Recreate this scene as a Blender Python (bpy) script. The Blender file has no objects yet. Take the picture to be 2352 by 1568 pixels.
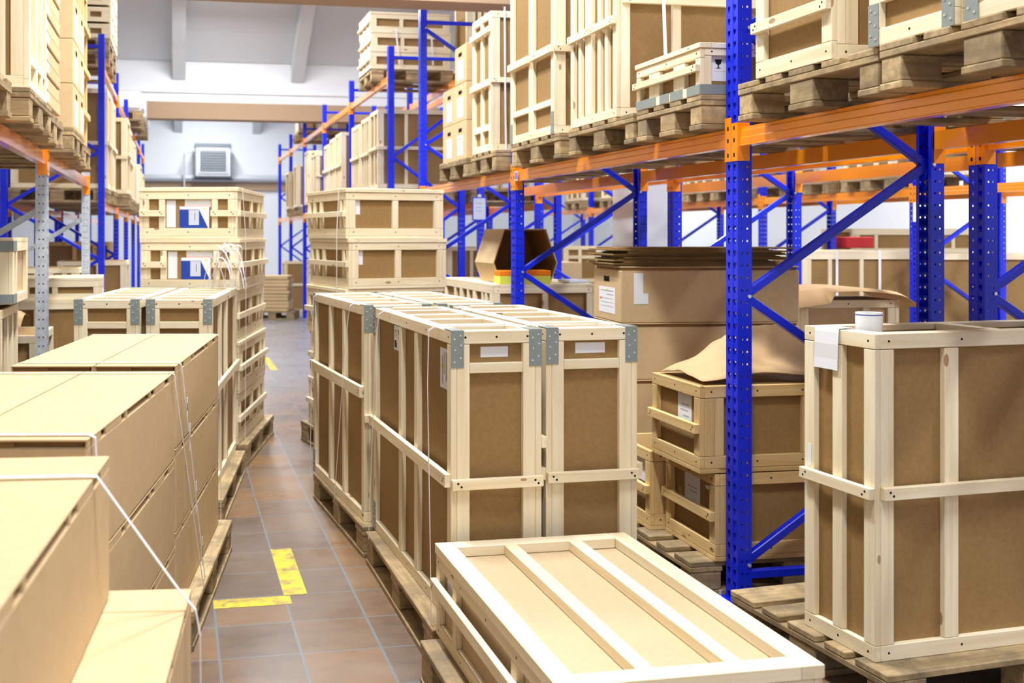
import bpy, math, random
from mathutils import Matrix, Vector
RND = random.Random(11)
SC = bpy.context.scene
COL = SC.collection
PI = math.pi

# ------------------------------------------------------------------ materials
def lin(c):
    return tuple(((v / 255) / 12.92 if v / 255 <= .04045 else ((v / 255 + .055) / 1.055) ** 2.4) for v in c) + (1.0,)

class NT:
    """small helper around a node tree"""
    def __init__(s, name, rough=.6, spec=.3, metal=0.0):
        s.m = bpy.data.materials.new(name); s.m.use_nodes = True
        s.t = s.m.node_tree; s.n = s.t.nodes; s.l = s.t.links
        s.b = s.n['Principled BSDF']
        s.b.inputs['Roughness'].default_value = rough
        s.b.inputs['Metallic'].default_value = metal
        s.b.inputs['Specular IOR Level'].default_value = spec
    def node(s, typ, **kw):
        nd = s.n.new(typ)
        for k, v in kw.items(): setattr(nd, k, v)
        return nd
    def put(s, sock, v):
        if hasattr(v, 'links') or isinstance(v, bpy.types.NodeSocket): s.l.new(v, sock)
        else: sock.default_value = v
    def math(s, op, a, b=0.0, c=0.0):
        nd = s.node('ShaderNodeMath', operation=op)
        s.put(nd.inputs[0], a); s.put(nd.inputs[1], b); s.put(nd.inputs[2], c)
        return nd.outputs[0]
    def obj(s):
        return s.node('ShaderNodeTexCoord').outputs['Object']
    def scale(s, vec, sc, loc=(0, 0, 0)):
        nd = s.node('ShaderNodeMapping'); s.l.new(vec, nd.inputs[0])
        nd.inputs['Scale'].default_value = sc; nd.inputs['Location'].default_value = loc
        return nd.outputs[0]
    def addv(s, a, b):
        nd = s.node('ShaderNodeVectorMath', operation='ADD'); s.put(nd.inputs[0], a); s.put(nd.inputs[1], b)
        return nd.outputs[0]
    def noise(s, vec, sc, det=3, rough=.6, dist=0):
        nd = s.node('ShaderNodeTexNoise'); s.l.new(vec, nd.inputs['Vector'])
        nd.inputs['Scale'].default_value = sc; nd.inputs['Detail'].default_value = det
        nd.inputs['Roughness'].default_value = rough; nd.inputs['Distortion'].default_value = dist
        return nd.outputs['Fac']
    def ramp(s, fac, stops):
        nd = s.node('ShaderNodeValToRGB'); s.put(nd.inputs[0], fac)
        e = nd.color_ramp.elements
        while len(e) < len(stops): e.new(.5)
        for el, (p, c) in zip(e, stops): el.position = p; el.color = c
        return nd.outputs[0]
    def mix(s, fac, a, b, mode='MIX'):
        nd = s.node('ShaderNodeMix', data_type='RGBA', blend_type=mode)
        s.put(nd.inputs[0], fac); s.put(nd.inputs[6], a); s.put(nd.inputs[7], b)
        return nd.outputs[2]
    def rnd(s):
        return s.node('ShaderNodeObjectInfo').outputs['Random']
    def sep(s, vec):
        nd = s.node('ShaderNodeSeparateXYZ'); s.l.new(vec, nd.inputs[0]); return nd.outputs
    def color(s, c): s.put(s.b.inputs['Base Color'], c); return s
    def bump(s, h, strength=.1, dist=.002):
        nd = s.node('ShaderNodeBump'); s.put(nd.inputs['Height'], h)
        nd.inputs['Strength'].default_value = strength; nd.inputs['Distance'].default_value = dist
        s.l.new(nd.outputs[0], s.b.inputs['Normal']); return s

def flat(name, c, rough=.6, spec=.3, metal=0.0):
    t = NT(name, rough, spec, metal); t.color(lin(c)); return t.m

def wood(name, axis, light, dark, knots=True, grey=None, var=.16):
    t = NT(name, .62, .25)
    v = t.obj()
    off = t.node('ShaderNodeCombineXYZ'); r = t.rnd()
    r1 = t.math('MULTIPLY', r, 17.0)
    for i in range(3): t.l.new(r1, off.inputs[i])
    v = t.addv(v, off.outputs[0])
    sc = [26.0, 26.0, 26.0]; sc[axis] = 1.3
    g = t.noise(t.scale(v, sc), 1.0, 4, .62, .6)
    col = t.ramp(g, [(.30, lin(dark)), (.62, lin(light))])
    if knots:
        ks = [9.0, 9.0, 9.0]; ks[axis] = 4.0
        vo = t.node('ShaderNodeTexVoronoi'); t.l.new(t.scale(v, ks), vo.inputs['Vector']); vo.inputs['Scale'].default_value = 1.0
        k = t.math('LESS_THAN', vo.outputs['Distance'], .085)
        col = t.mix(t.math('MULTIPLY', k, .75), col, lin((150, 104, 58)))
    if grey:
        gn = t.noise(t.scale(v, [6, 6, 6]), 1.0, 5, .7)
        col = t.mix(t.ramp(gn, [(.38, (0, 0, 0, 1)), (.66, (1, 1, 1, 1))]), col, lin(grey))
    br = t.math('ADD', 1 - var / 2, t.math('MULTIPLY', r, var))
    hs = t.node('ShaderNodeHueSaturation'); t.l.new(col, hs.inputs['Color']); t.l.new(br, hs.inputs['Value'])
    t.color(hs.outputs[0]); t.bump(g, .25, .001)
    return t.m

PINE = [wood('pine_%s' % a, i, (246, 233, 202), (231, 209, 167)) for i, a in enumerate('xyz')]
OLD = [wood('old_pallet_wood_%s' % a, i, (198, 172, 128), (142, 116, 78), True, (128, 112, 88), .5) for i, a in enumerate('xyz')]
YEL = [wood('yellow_pine_%s' % a, i, (228, 196, 140), (204, 166, 104)) for i, a in enumerate('xyz')]

def board(name, light, dark, sc=55):
    t = NT(name, .7, .2); v = t.obj()
    n = t.noise(v, sc, 4, .75); n2 = t.noise(v, 3.0, 2)
    col = t.ramp(n, [(.3, lin(dark)), (.7, lin(light))])
    col = t.mix(.25, col, t.ramp(n2, [(.3, lin(dark)), (.7, lin(light))]))
    hs = t.node('ShaderNodeHueSaturation'); t.l.new(col, hs.inputs['Color'])
    t.l.new(t.math('ADD', .94, t.math('MULTIPLY', t.rnd(), .12)), hs.inputs['Value'])
    t.color(hs.outputs[0]); return t.m
FIBRE = board('brown_fibreboard', (163, 130, 84), (143, 112, 68))
FIBRE_PALE = board('pale_fibreboard', (212, 188, 152), (200, 174, 136))
CARD = board('cardboard', (214, 187, 145), (204, 174, 130), 22)
SHADECARD = board('shade_darkened_cardboard', (158, 128, 82), (138, 108, 66), 18)  # cardboard darkened in colour for the shade under the rack loads
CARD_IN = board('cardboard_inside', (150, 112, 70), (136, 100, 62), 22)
KRAFT = board('kraft_paper', (212, 178, 132), (198, 162, 116), 12)
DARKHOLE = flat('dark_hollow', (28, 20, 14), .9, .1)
PAPER = flat('white_paper', (236, 238, 242), .6, .3)
INK = flat('black_ink', (30, 30, 34), .6, .3)
GREYINK = flat('grey_print', (168, 172, 182), .6, .3)
BLUEDOC = flat('blue_document', (30, 66, 165), .5, .4)
REDPINK = flat('pink_print', (240, 196, 196), .6, .3)
YELDOT = flat('yellow_sticker', (226, 236, 60), .6, .3)
ORDOT = flat('orange_sticker', (255, 120, 84), .6, .3)
STRAP = flat('white_strap', (240, 236, 238), .45, .4)
GALV = flat('galvanised_plate', (138, 147, 143), .42, .5, .1)
NAIL = flat('nail_head', (226, 230, 230), .25, .6, .6)
SCREW = flat('screw_hole', (36, 26, 20), .8, .1)
WHITEWALL = flat('white_wall_paint', (240, 243, 247), .85, .2)
WHITECEIL = flat('white_ceiling_paint', (214, 218, 222), .9, .15)
TAN = flat('tan_beam_tone', (182, 154, 126), .8, .2)  # one even tan for the cross beams and the end wall band
CONCRETE = flat('white_column_paint', (226, 230, 236), .8, .2)
FOAM_Y = flat('yellow_green_foam', (222, 230, 92), .7, .2)
FOAM_O = flat('orange_foam', (255, 138, 30), .7, .2)
REDPL = flat('red_plastic', (214, 38, 44), .45, .4)
ORCARD = flat('orange_carton', (206, 130, 52), .7, .2)
WRAP = flat('white_stretch_film', (238, 240, 242), .3, .5)
BLACKPL = flat('black_plastic', (24, 26, 28), .4, .4)
PALEGREY = flat('pale_grey_metal', (206, 212, 218), .45, .5, .2)
MIDGREY = flat('mid_grey_metal', (120, 128, 134), .45, .5, .2)
TAGPL = flat('pale_blue_plastic_sleeve', (206, 214, 232), .3, .5)

def steel(name, c, kind, dark=.0):
    """painted sheet steel; kind 'front' has two columns of key-hole slots, 'side' two columns of round holes: really see-through"""
    t = NT(name, dark or .33, .5)
    if c == 'galv':
        v = t.obj(); n = t.noise(v, 30, 3)
        t.color(t.ramp(n, [(.35, lin((178, 188, 200))), (.7, lin((204, 212, 220)))])); t.b.inputs['Metallic'].default_value = .25
    else:
        t.color(lin(c))
    t.b.inputs['Coat Weight'].default_value = .0 if c == 'galv' else (.9 if c[0] > 200 else .08); t.b.inputs['Coat Roughness'].default_value = .16
    if kind == 'plain': return t.m
    o = t.sep(t.obj())
    z = t.math('SUBTRACT', t.math('FRACT', t.math('DIVIDE', o[2], .05)), .5)
    dz = t.math('MULTIPLY', z, .05)
    if kind == 'front':
        dy = t.math('SUBTRACT', t.math('ABSOLUTE', t.math('SUBTRACT', o[1], .045)), .022)
        w = t.math('ADD', .0046, t.math('MULTIPLY', t.math('GREATER_THAN', dz, -.002), .005))
        a = t.math('LESS_THAN', t.math('ABSOLUTE', dy), w)
        b = t.math('LESS_THAN', t.math('ABSOLUTE', dz), .0125)
        hole = t.math('MULTIPLY', a, b)
    else:
        dx = t.math('SUBTRACT', t.math('ABSOLUTE', t.math('SUBTRACT', t.math('ABSOLUTE', o[0]), .031)), .0115)
        d2 = t.math('ADD', t.math('MULTIPLY', dx, dx), t.math('MULTIPLY', dz, dz))
        hole = t.math('LESS_THAN', d2, .000024)
    tr = t.node('ShaderNodeBsdfTransparent')
    mx = t.node('ShaderNodeMixShader'); t.l.new(hole, mx.inputs[0]); t.l.new(t.b.outputs[0], mx.inputs[1]); t.l.new(tr.outputs[0], mx.inputs[2])
    out = t.n['Material Output']; t.l.new(mx.outputs[0], out.inputs['Surface'])
    return t.m
BLUEC = (0, 36, 222)
BLUE = {k: steel('blue_steel_' + k, BLUEC, k) for k in ('front', 'side', 'plain')}
GAL = {k: steel('galvanised_steel_' + k, 'galv', k) for k in ('front', 'side', 'plain')}
ORANGE = steel('orange_steel', (255, 152, 4), 'plain')
ORANGE_PALE = steel('glossy_orange_steel', (246, 140, 60), 'plain', .2)

def floor_material():
    t = NT('glazed_floor_tiles', .33, .5)
    o = t.sep(t.obj())
    u = t.math('DIVIDE', t.math('SUBTRACT', o[0], .147), .2915); v = t.math('DIVIDE', t.math('SUBTRACT', o[1], .02), .304)
    fu, fv = t.math('FLOOR', u), t.math('FLOOR', v)
    cell = t.node('ShaderNodeCombineXYZ'); t.l.new(fu, cell.inputs[0]); t.l.new(fv, cell.inputs[1])
    wn = t.node('ShaderNodeTexWhiteNoise', noise_dimensions='2D'); t.l.new(cell.outputs[0], wn.inputs['Vector'])
    du = t.math('MULTIPLY', t.math('ABSOLUTE', t.math('SUBTRACT', t.math('FRACT', u), .5)), .2915)
    dv = t.math('MULTIPLY', t.math('ABSOLUTE', t.math('SUBTRACT', t.math('FRACT', v), .5)), .304)
    g = t.math('MAXIMUM', t.math('GREATER_THAN', du, .2915 / 2 - .0048), t.math('GREATER_THAN', dv, .304 / 2 - .0036))
    n = t.noise(t.scale(t.obj(), (5, 12, 5)), 1.0, 6, .7); n2 = t.noise(t.obj(), 1.6, 4, .6)
    base = t.ramp(wn.outputs['Value'], [(.0, lin((84, 74, 70))), (.35, lin((112, 92, 78))), (.7, lin((132, 102, 74))), (1.0, lin((156, 112, 62)))])
    base = t.mix(.45, base, t.ramp(n, [(.3, lin((92, 78, 66))), (.7, lin((148, 120, 94)))]))
    base = t.mix(t.math('MULTIPLY', t.ramp(n2, [(.4, (0, 0, 0, 1)), (.7, (1, 1, 1, 1))]), .35), base, lin((134, 128, 124)))
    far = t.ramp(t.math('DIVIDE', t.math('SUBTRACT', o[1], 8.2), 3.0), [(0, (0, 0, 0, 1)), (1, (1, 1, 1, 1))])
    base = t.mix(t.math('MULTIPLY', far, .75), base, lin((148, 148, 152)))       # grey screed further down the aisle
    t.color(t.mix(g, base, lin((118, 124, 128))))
    t.put(t.b.inputs['Roughness'], t.math('ADD', .13, t.math('MULTIPLY', n2, .34)))
    t.bump(t.math('SUBTRACT', 1.0, g), .3, .002)
    return t.m
FLOORM = floor_material()

def paint_material():
    t = NT('worn_yellow_floor_paint', .45, .4)
    n = t.noise(t.obj(), 14, 5, .7)
    t.color(t.ramp(n, [(.36, lin((150, 128, 86))), (.5, lin((206, 184, 60))), (.62, lin((232, 206, 40)))]))
    return t.m
YPAINT = paint_material()

# ------------------------------------------------------------------ mesh building
class MB:
    def __init__(s): s.v = []; s.f = []; s.i = []; s.m = []
    def mat(s, m):
        if m not in s.m: s.m.append(m)
        return s.m.index(m)
    def quad(s, pts, m):
        b = len(s.v); s.v += [tuple(p) for p in pts]; s.f.append(tuple(range(b, b + len(pts)))); s.i.append(s.mat(m)); return s
    def box(s, x0, x1, y0, y1, z0, z1, m, c=0.0, M=None):
        if x0 > x1: x0, x1 = x1, x0
        if y0 > y1: y0, y1 = y1, y0
        if z0 > z1: z0, z1 = z1, z0
        k = s.mat(m); b = len(s.v)
        c = min(c, (x1 - x0) * .3, (y1 - y0) * .3, (z1 - z0) * .3)
        if c <= 0:
            P = [(x, y, z) for z in (z0, z1) for y in (y0, y1) for x in (x0, x1)]
            F = [(0, 2, 3, 1), (4, 5, 7, 6), (0, 1, 5, 4), (2, 6, 7, 3), (0, 4, 6, 2), (1, 3, 7, 5)]
        else:
            P = []; idx = {}
            lo, hi = (x0, y0, z0), (x1, y1, z1)
            for sx in (0, 1):
                for sy in (0, 1):
                    for sz in (0, 1):
                        cs = [hi[i] if q else lo[i] for i, q in enumerate((sx, sy, sz))]
                        for ax in range(3):
                            p = []
                            for i, q in enumerate((sx, sy, sz)):
                                p.append(cs[i] if i == ax else cs[i] + (-c if q else c))
                            idx[(sx, sy, sz, ax)] = len(P); P.append(tuple(p))
            F = []
            for ax in range(3):
                o1, o2 = [a for a in range(3) if a != ax]
                for q in (0, 1):
                    ring = []
                    for a, bb in ((0, 0), (1, 0), (1, 1), (0, 1)):
                        key = [0, 0, 0]; key[ax] = q; key[o1] = a; key[o2] = bb
                        ring.append(idx[(*key, ax)])
                    if (q == 1) == (ax == 1): ring.reverse()
                    F.append(tuple(ring))
            for ax in range(3):                               # edges along ax
                o1, o2 = [a for a in range(3) if a != ax]
                for a in (0, 1):
                    for bb in (0, 1):
                        k0 = [0, 0, 0]; k1 = [0, 0, 0]
                        k0[o1] = k1[o1] = a; k0[o2] = k1[o2] = bb; k1[ax] = 1
                        F.append((idx[(*k0, o1)], idx[(*k1, o1)], idx[(*k1, o2)], idx[(*k0, o2)]))
            for key in [(a, bb, cc) for a in (0, 1) for bb in (0, 1) for cc in (0, 1)]:
                F.append(tuple(idx[(*key, ax)] for ax in range(3)))
        if M is not None: P = [tuple(M @ Vector(p)) for p in P]
        s.v += P; s.f += [tuple(b + j for j in f) for f in F]; s.i += [k] * len(F)
        return s
    def prism(s, prof, axis, a0, a1, m):
        """profile [(p,q)] extruded along axis from a0 to a1; p,q are the two other axes in order"""
        b = len(s.v); n = len(prof); k = s.mat(m)
        for a in (a0, a1):
            for p, q in prof:
                c = [p, q]; c.insert(axis, a); s.v.append(tuple(c))
        for j in range(n):
            s.f.append((b + j, b + (j + 1) % n, b + n + (j + 1) % n, b + n + j)); s.i.append(k)
        s.f.append(tuple(range(b, b + n))); s.f.append(tuple(range(b + 2 * n - 1, b + n - 1, -1))); s.i += [k, k]
        return s
    def tube(s, pts, r, m, n=8):
        k = s.mat(m); b0 = len(s.v); pts = [Vector(p) for p in pts]
        for i, p in enumerate(pts):
            d = (pts[min(i + 1, len(pts) - 1)] - pts[max(i - 1, 0)]).normalized()
            u = d.cross(Vector((0, 0, 1)) if abs(d.z) < .9 else Vector((1, 0, 0))).normalized(); w = d.cross(u)
            for j in range(n):
                a = 2 * PI * j / n; s.v.append(tuple(p + u * r * math.cos(a) + w * r * math.sin(a)))
        for i in range(len(pts) - 1):
            for j in range(n):
                a = b0 + i * n + j; c = b0 + i * n + (j + 1) % n
                s.f.append((a, c, c + n, a + n)); s.i.append(k)
        s.f.append(tuple(b0 + j for j in range(n - 1, -1, -1))); s.f.append(tuple(len(s.v) - n + j for j in range(n))); s.i += [k, k]
        return s
    def ribbon(s, pts, wdir, w, th, m):
        """flat band following pts; wdir = across direction(s)"""
        k = s.mat(m); b = len(s.v); n = len(pts)
        pts = [Vector(p) for p in pts]
        for i, p in enumerate(pts):
            d = (pts[min(i + 1, n - 1)] - pts[max(i - 1, 0)]).normalized()
            a = Vector(wdir[i] if isinstance(wdir, list) else wdir).normalized()
            nrm = d.cross(a).normalized()
            for sa, sb in ((-1, -1), (1, -1), (1, 1), (-1, 1)):
                s.v.append(tuple(p + a * w / 2 * sa + nrm * th / 2 * sb))
        for i in range(n - 1):
            for j in range(4):
                a0 = b + i * 4 + j; a1 = b + i * 4 + (j + 1) % 4
                s.f.append((a0, a1, a1 + 4, a0 + 4)); s.i.append(k)
        s.f.append((b + 3, b + 2, b + 1, b)); e = len(s.v) - 4; s.f.append((e, e + 1, e + 2, e + 3)); s.i += [k, k]
        return s
    def mesh(s, name, recalc=True, smooth=False):
        me = bpy.data.meshes.new(name); me.from_pydata(s.v, [], s.f)
        for m in s.m: me.materials.append(m)
        me.polygons.foreach_set('material_index', s.i)
        if recalc:
            import bmesh
            bm = bmesh.new(); bm.from_mesh(me); bmesh.ops.recalc_face_normals(bm, faces=bm.faces); bm.to_mesh(me); bm.free()
        if smooth: me.polygons.foreach_set('use_smooth', [True] * len(me.polygons))
        me.update(); return me

def link(name, me, parent=None, loc=None, rot=None):
    o = bpy.data.objects.new(name, me); COL.objects.link(o)
    if parent is not None: o.parent = parent
    if loc is not None: o.location = loc
    if rot is not None: o.rotation_euler = rot
    return o
def tag(o, label, cat, group=None, kind=None):
    if label: o['label'] = label
    if cat: o['category'] = cat
    if group: o['group'] = group
    if kind: o['kind'] = kind
    return o
def thing(name, label, cat, loc=(0, 0, 0), yaw=0.0, group=None):
    o = bpy.data.objects.new(name, None); COL.objects.link(o); o.empty_display_size = .1
    o.location = loc; o.rotation_euler = (0, 0, math.radians(yaw))
    return tag(o, label, cat, group)
def struct(name, mb, label, smooth=False):
    return tag(link(name, mb.mesh(name, smooth=smooth)), label, None, None, 'structure')
CACHE = {}
def cached(key, fn):
    if key not in CACHE: CACHE[key] = fn()
    return CACHE[key]
def part(name, parent, mb, label=None, loc=None, rot=None, smooth=False):
    o = link(name, mb.mesh(name, smooth=smooth), parent, loc, rot)
    if label: o['label'] = label
    return o
def bpart(name, parent, b, mset, c=.0015, loc=None, screws=()):
    """a board; grain along its longest side. b = (x0,x1,y0,y1,z0,z1)"""
    d = (abs(b[1] - b[0]), abs(b[3] - b[2]), abs(b[5] - b[4])); ax = d.index(max(d))
    m = mset[ax] if isinstance(mset, list) else mset
    key = ('b', tuple(round(v, 4) for v in b), m.name, c, tuple(screws))
    def mk():
        mb = MB().box(*b, m, c)
        for (fx, fy, fz, n) in screws:                         # tiny dark screw heads on a face
            p = Vector((fx, fy, fz)); r = .0042
            if n in 'LR':
                sx = -.0004 if n == 'L' else .0004
                mb.quad([p + Vector((sx, r * math.cos(a), r * math.sin(a))) for a in [i * PI / 4 for i in range(8)]], SCREW)
            elif n in 'FB':
                sy = -.0004 if n == 'F' else .0004
                mb.quad([p + Vector((r * math.cos(a), sy, r * math.sin(a))) for a in [i * PI / 4 for i in range(8)]], SCREW)
            else:
                mb.quad([p + Vector((r * math.cos(a), r * math.sin(a), .0004)) for a in [i * PI / 4 for i in range(8)]], SCREW)
        return mb.mesh(name)
    return link(name, cached(key, mk), parent, loc)

# ------------------------------------------------------------------ pallets
def pallet(label, x, y, z=0.0, yaw=0.0, w=.8, d=1.2, group='old wooden pallets', along='y', lod=0, mset=OLD):
    """Euro style pallet; origin at its front left corner; d is the length of the deck boards (along 'y' or 'x')"""
    W, L = (w, d)
    r = thing('wooden_pallet', label, 'pallet', (x, y, z), yaw, group)
    def bx(name, a0, a1, l0, l1, z0, z1, c=.003):
        b = (a0, a1, l0, l1, z0, z1) if along == 'y' else (l0, l1, a0, a1, z0, z1)
        return name, b, c
    bl = []
    n = 5 if W > .7 else 4
    dws = [.145, .1, .145, .1, .145] if n == 5 else [.12, .1, .1, .12]
    gap = (W - sum(dws)) / (n - 1); a = 0
    for q in dws:
        bl.append(bx('deck_board', a, a + q, 0, L, .122, .144)); a += q + gap
    sy = [(0, .145), (L / 2 - .0725, L / 2 + .0725), (L - .145, L)]
    for p0, p1 in sy: bl.append(bx('stringer_board', 0, W, p0, p1, .1, .1215))
    cx = [(0, .1), (W / 2 - .0725, W / 2 + .0725), (W - .1, W)]
    for p0, p1 in sy:
        for c0, c1 in cx: bl.append(bx('block', c0 + .004, c1 - .004, p0 + .004, p1 - .004, .0225, .0995, .004))
    for c0, c1 in cx: bl.append(bx('bottom_board', c0, c1, 0, L, 0, .022))
    if lod == 0:
        for name, b, c in bl: bpart(name, r, b, mset, c)
    else:
        groups = {}
        for name, b, c in bl: groups.setdefault(name, []).append(b)
        for name, bs in groups.items():
            def mk():
                mb = MB()
                for b in bs:
                    dd = (b[1] - b[0], b[3] - b[2], b[5] - b[4]); mb.box(*b, mset[dd.index(max(dd))])
                return mb.mesh(name)
            link({'deck_board': 'deck', 'stringer_board': 'stringers', 'block': 'blocks', 'bottom_board': 'skids'}[name],
                 cached(('pl', name, w, d, along, mset[0].name), mk), r)
    return r

# ------------------------------------------------------------------ crates
def fbox(face, w, d, u0, u1, z0, z1, o0, o1):
    """box on a face: u along the face, o outward offset from the outer plane"""
    if face == 'F': return (u0, u1, -o1, -o0, z0, z1)
    if face == 'B': return (u0, u1, d + o0, d + o1, z0, z1)
    if face == 'L': return (-o1, -o0, u0, u1, z0, z1)
    return (w + o0, w + o1, u0, u1, z0, z1)

def crate(label, x, y, z, yaw, w, d, h, faces='FLRB', spec=None, top=None, mset=PINE, panel=FIBRE, t=.022, bw=.046,
          tt=.022, skid=0.0, group=None, lod=0, name='wooden_crate', brackets=(), cat='crate', toppanel=None, post_split=True):
    spec = spec or {}
    r = thing(name, label, cat, (x, y, z), yaw, group)
    fl = bool(top and top.get('flush'))
    zt = h if fl else h - tt; zb = skid
    boards = []          # (part name, box, screws)
    mb = MB().box(t, w - t, t, d - t, zb + .004, h - .046 if fl else zt - .001, panel)
    part('panel', r, mb)
    if toppanel is not None: pass
    for f in faces:
        s = spec.get(f, {})
        long = f in 'LR'
        a0, a1 = (0, d) if long else (t + .0008, w - t - .0008)
        full0, full1 = (0, d) if long else (0, w)
        b = s.get('bw', bw)
        gapz = .0008
        sc = []
        nsc = 3 if (a1 - a0) < .8 else 5
        for i in range(nsc):
            u = a0 + .03 + (a1 - a0 - .06) * i / (nsc - 1)
            sb = fbox(f, w, d, u, u, zt - b * .5, zt - b * .5, 0, 0); sc.append((sb[0], sb[2], sb[4], f))
        if lod: sc = []
        boards.append(('top_rail', fbox(f, w, d, a0, a1, zt - b, zt - .0012, -t, 0), tuple(sc) if s.get('screws', True) else ()))
        boards.append(('bottom_rail', fbox(f, w, d, a0, a1, zb, zb + b, -t, 0), tuple((q[0], q[1], zb + b * .5, f) for q in sc)))
        zs0, zs1 = zb + b + gapz, zt - b - gapz - .0012
        ends = s.get('end', b)
        boards.append(('corner_post', fbox(f, w, d, a0, a0 + ends, zs0, zs1, -t, 0), ()))
        boards.append(('corner_post', fbox(f, w, d, a1 - ends, a1, zs0, zs1, -t, 0), ()))
        for u0, u1 in s.get('st', ()):
            boards.append(('batten', fbox(f, w, d, u0, u1, zs0, zs1, -t, -.0006), ()))
        for q in s.get('fl', ()):                              # flush cross rails between the end posts
            z0, z1 = q[:2]; u0, u1 = q[2:] if len(q) > 2 else (a0 + ends + gapz, a1 - ends - gapz)
            boards.append(('cross_rail', fbox(f, w, d, u0, u1, z0, z1, -t, -.0004), ()))
        for q in s.get('ov', ()):                              # rails nailed over the battens
            z0, z1 = q[:2]; u0, u1 = q[2:4] if len(q) > 2 else (full0, full1)
            sc2 = []
            if not lod:
                for uu in (u0 + .02, u0 + .032, u1 - .02, u1 - .032):
                    sb = fbox(f, w, d, uu, uu, (z0 + z1) / 2 + (.006 if uu in (u0 + .02, u1 - .032) else -.006), 0, t, t)
                    sc2.append((sb[0], sb[2], sb[4], f))
            boards.append(('outer_rail', fbox(f, w, d, u0, u1, z0, z1, .0006, t), tuple(sc2)))
    if fl:                                                     # frame set flush between the side walls
        lw = top.get('bw', .05)
        for x0, x1 in ((t + .001, lw), (w - lw, w - t - .001)): boards.append(('lid_board', (x0, x1, t + .001, d - t - .001, h - .022, h - .0004), ()))
        for y0, y1 in ((t + .001, lw), (d - lw, d - t - .001)): boards.append(('lid_board', (lw + .001, w - lw - .001, y0, y1, h - .022, h - .0008), ()))
        for q in top.get('cross', ()): boards.append(('lid_batten', (lw + .001, w - lw - .001, q[0], q[1], h - .045, h - .0006), ()))
    elif top is not None:                                      # lid frame: long side boards, end boards, cross battens
        lw = top.get('bw', bw)
        ov = top.get('over', 0.0)
        boards.append(('lid_board', (-ov, lw, -ov, d + ov, zt, h), ())); boards.append(('lid_board', (w - lw, w + ov, -ov, d + ov, zt, h), ()))
        for y0, y1 in ((-ov, lw), (d - lw, d + ov)):
            boards.append(('lid_board', (lw + .001, w - lw - .001, y0, y1, zt, h), ()))
        for q in top.get('cross', ()): boards.append(('lid_batten', (lw + .001, w - lw - .001, q[0], q[1], zt, h - .0006), ()))
        for q in top.get('long', ()): boards.append(('lid_batten', (q[0], q[1], lw + .001, d - lw - .001, zt, h - .0006), ()))
        if top.get('solid'):
            boards.append(('lid_panel', (lw, w - lw, lw, d - lw, zt - .001, h - .004), ()))
    if skid:
        for q in (0, 1): boards.append(('skid', (0, w, 0 if q == 0 else d - .07, .07 if q == 0 else d, 0, skid - .001), ()))
        boards.append(('skid', (0, .03, .071, d - .071, 0, skid - .001), ())); boards.append(('skid', (w - .03, w, .071, d - .071, 0, skid - .001), ()))
    if lod == 0:
        for nme, b, sc in boards: bpart(nme, r, b, mset, .0018, None, sc)
    else:
        kinds = {}
        for nme, b, sc in boards: kinds.setdefault({'top_rail': 'frame', 'bottom_rail': 'frame', 'corner_post': 'frame', 'cross_rail': 'rail', 'outer_rail': 'outer_rail',
                                                    'batten': 'batten', 'lid_board': 'lid', 'lid_batten': 'lid', 'lid_panel': 'lid', 'skid': 'skid'}[nme], []).append((nme, b))
        for nme, bs in kinds.items():
            if nme in ('batten', 'outer_rail') and lod == 1:
                for q, b in bs: bpart(q, r, b, mset, 0)
                continue
            mb = MB()
            for q, b in bs:
                dd = (abs(b[1] - b[0]), abs(b[3] - b[2]), abs(b[5] - b[4]))
                mb.box(*b, mset[dd.index(max(dd))])
            part(nme, r, mb)
    for (f, side, end) in brackets:                            # galvanised corner plates
        mb = MB(); u0 = -.0 if side == 'L' else (d if f in 'LR' else w) - .047
        z0, z1 = (h - .128, h + .0018) if end == 'T' else (zb, zb + .13)
        bb = fbox(f, w, d, u0, u0 + .047, z0, z1, .0006, .0028); mb.box(*bb, GALV)
        if end == 'T':
            tb = {'F': (u0, u0 + .047, -.002, .085, h + .0003, h + .002), 'B': (u0, u0 + .047, d - .085, d + .002, h + .0003, h + .002),
                  'L': (-.002, .085, u0, u0 + .047, h + .0003, h + .002), 'R': (w - .085, w + .002, u0, u0 + .047, h + .0003, h + .002)}[f]
            mb.box(*tb, GALV)
        for (du, dz) in ((.012, .02), (.034, .034), (.014, .062), (.036, .078), (.012, .1), (.033, .112)):
            nb = fbox(f, w, d, u0 + du - .0028, u0 + du + .0028, z0 + dz - .0028, z0 + dz + .0028, .0028, .005); mb.box(*nb, NAIL)
        part('corner_bracket', r, mb, 'galvanised perforated corner plate')
    return r

def stick(parent, face, w, d, u0, u1, z0, z1, off=-.022, name='paper_label', marks=(), label='white paper label', paper=PAPER):
    """paper stuck on a face; marks = [(fu0,fu1,fz0,fz1,material)] in fractions, or polygons"""
    mb = MB().box(*fbox(face, w, d, u0, u1, z0, z1, off + .0004, off + .0012), paper)
    for q in marks:
        if len(q) == 5:
            a0, a1, c0, c1, m = q
            mb.box(*fbox(face, w, d, u0 + (u1 - u0) * a0, u0 + (u1 - u0) * a1, z0 + (z1 - z0) * c0, z0 + (z1 - z0) * c1, off + .0012, off + .0016), m)
        else:
            pts, m = q; P = []
            for a, c in pts:
                b = fbox(face, w, d, u0 + (u1 - u0) * a, 0, z0 + (z1 - z0) * c, 0, off + .0015, off + .0015); P.append((b[0], b[2], b[4]) if face in 'FB' else (b[0], b[2], b[4]))
            mb.quad(P, m)
    return part(name, parent, mb, label)

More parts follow.
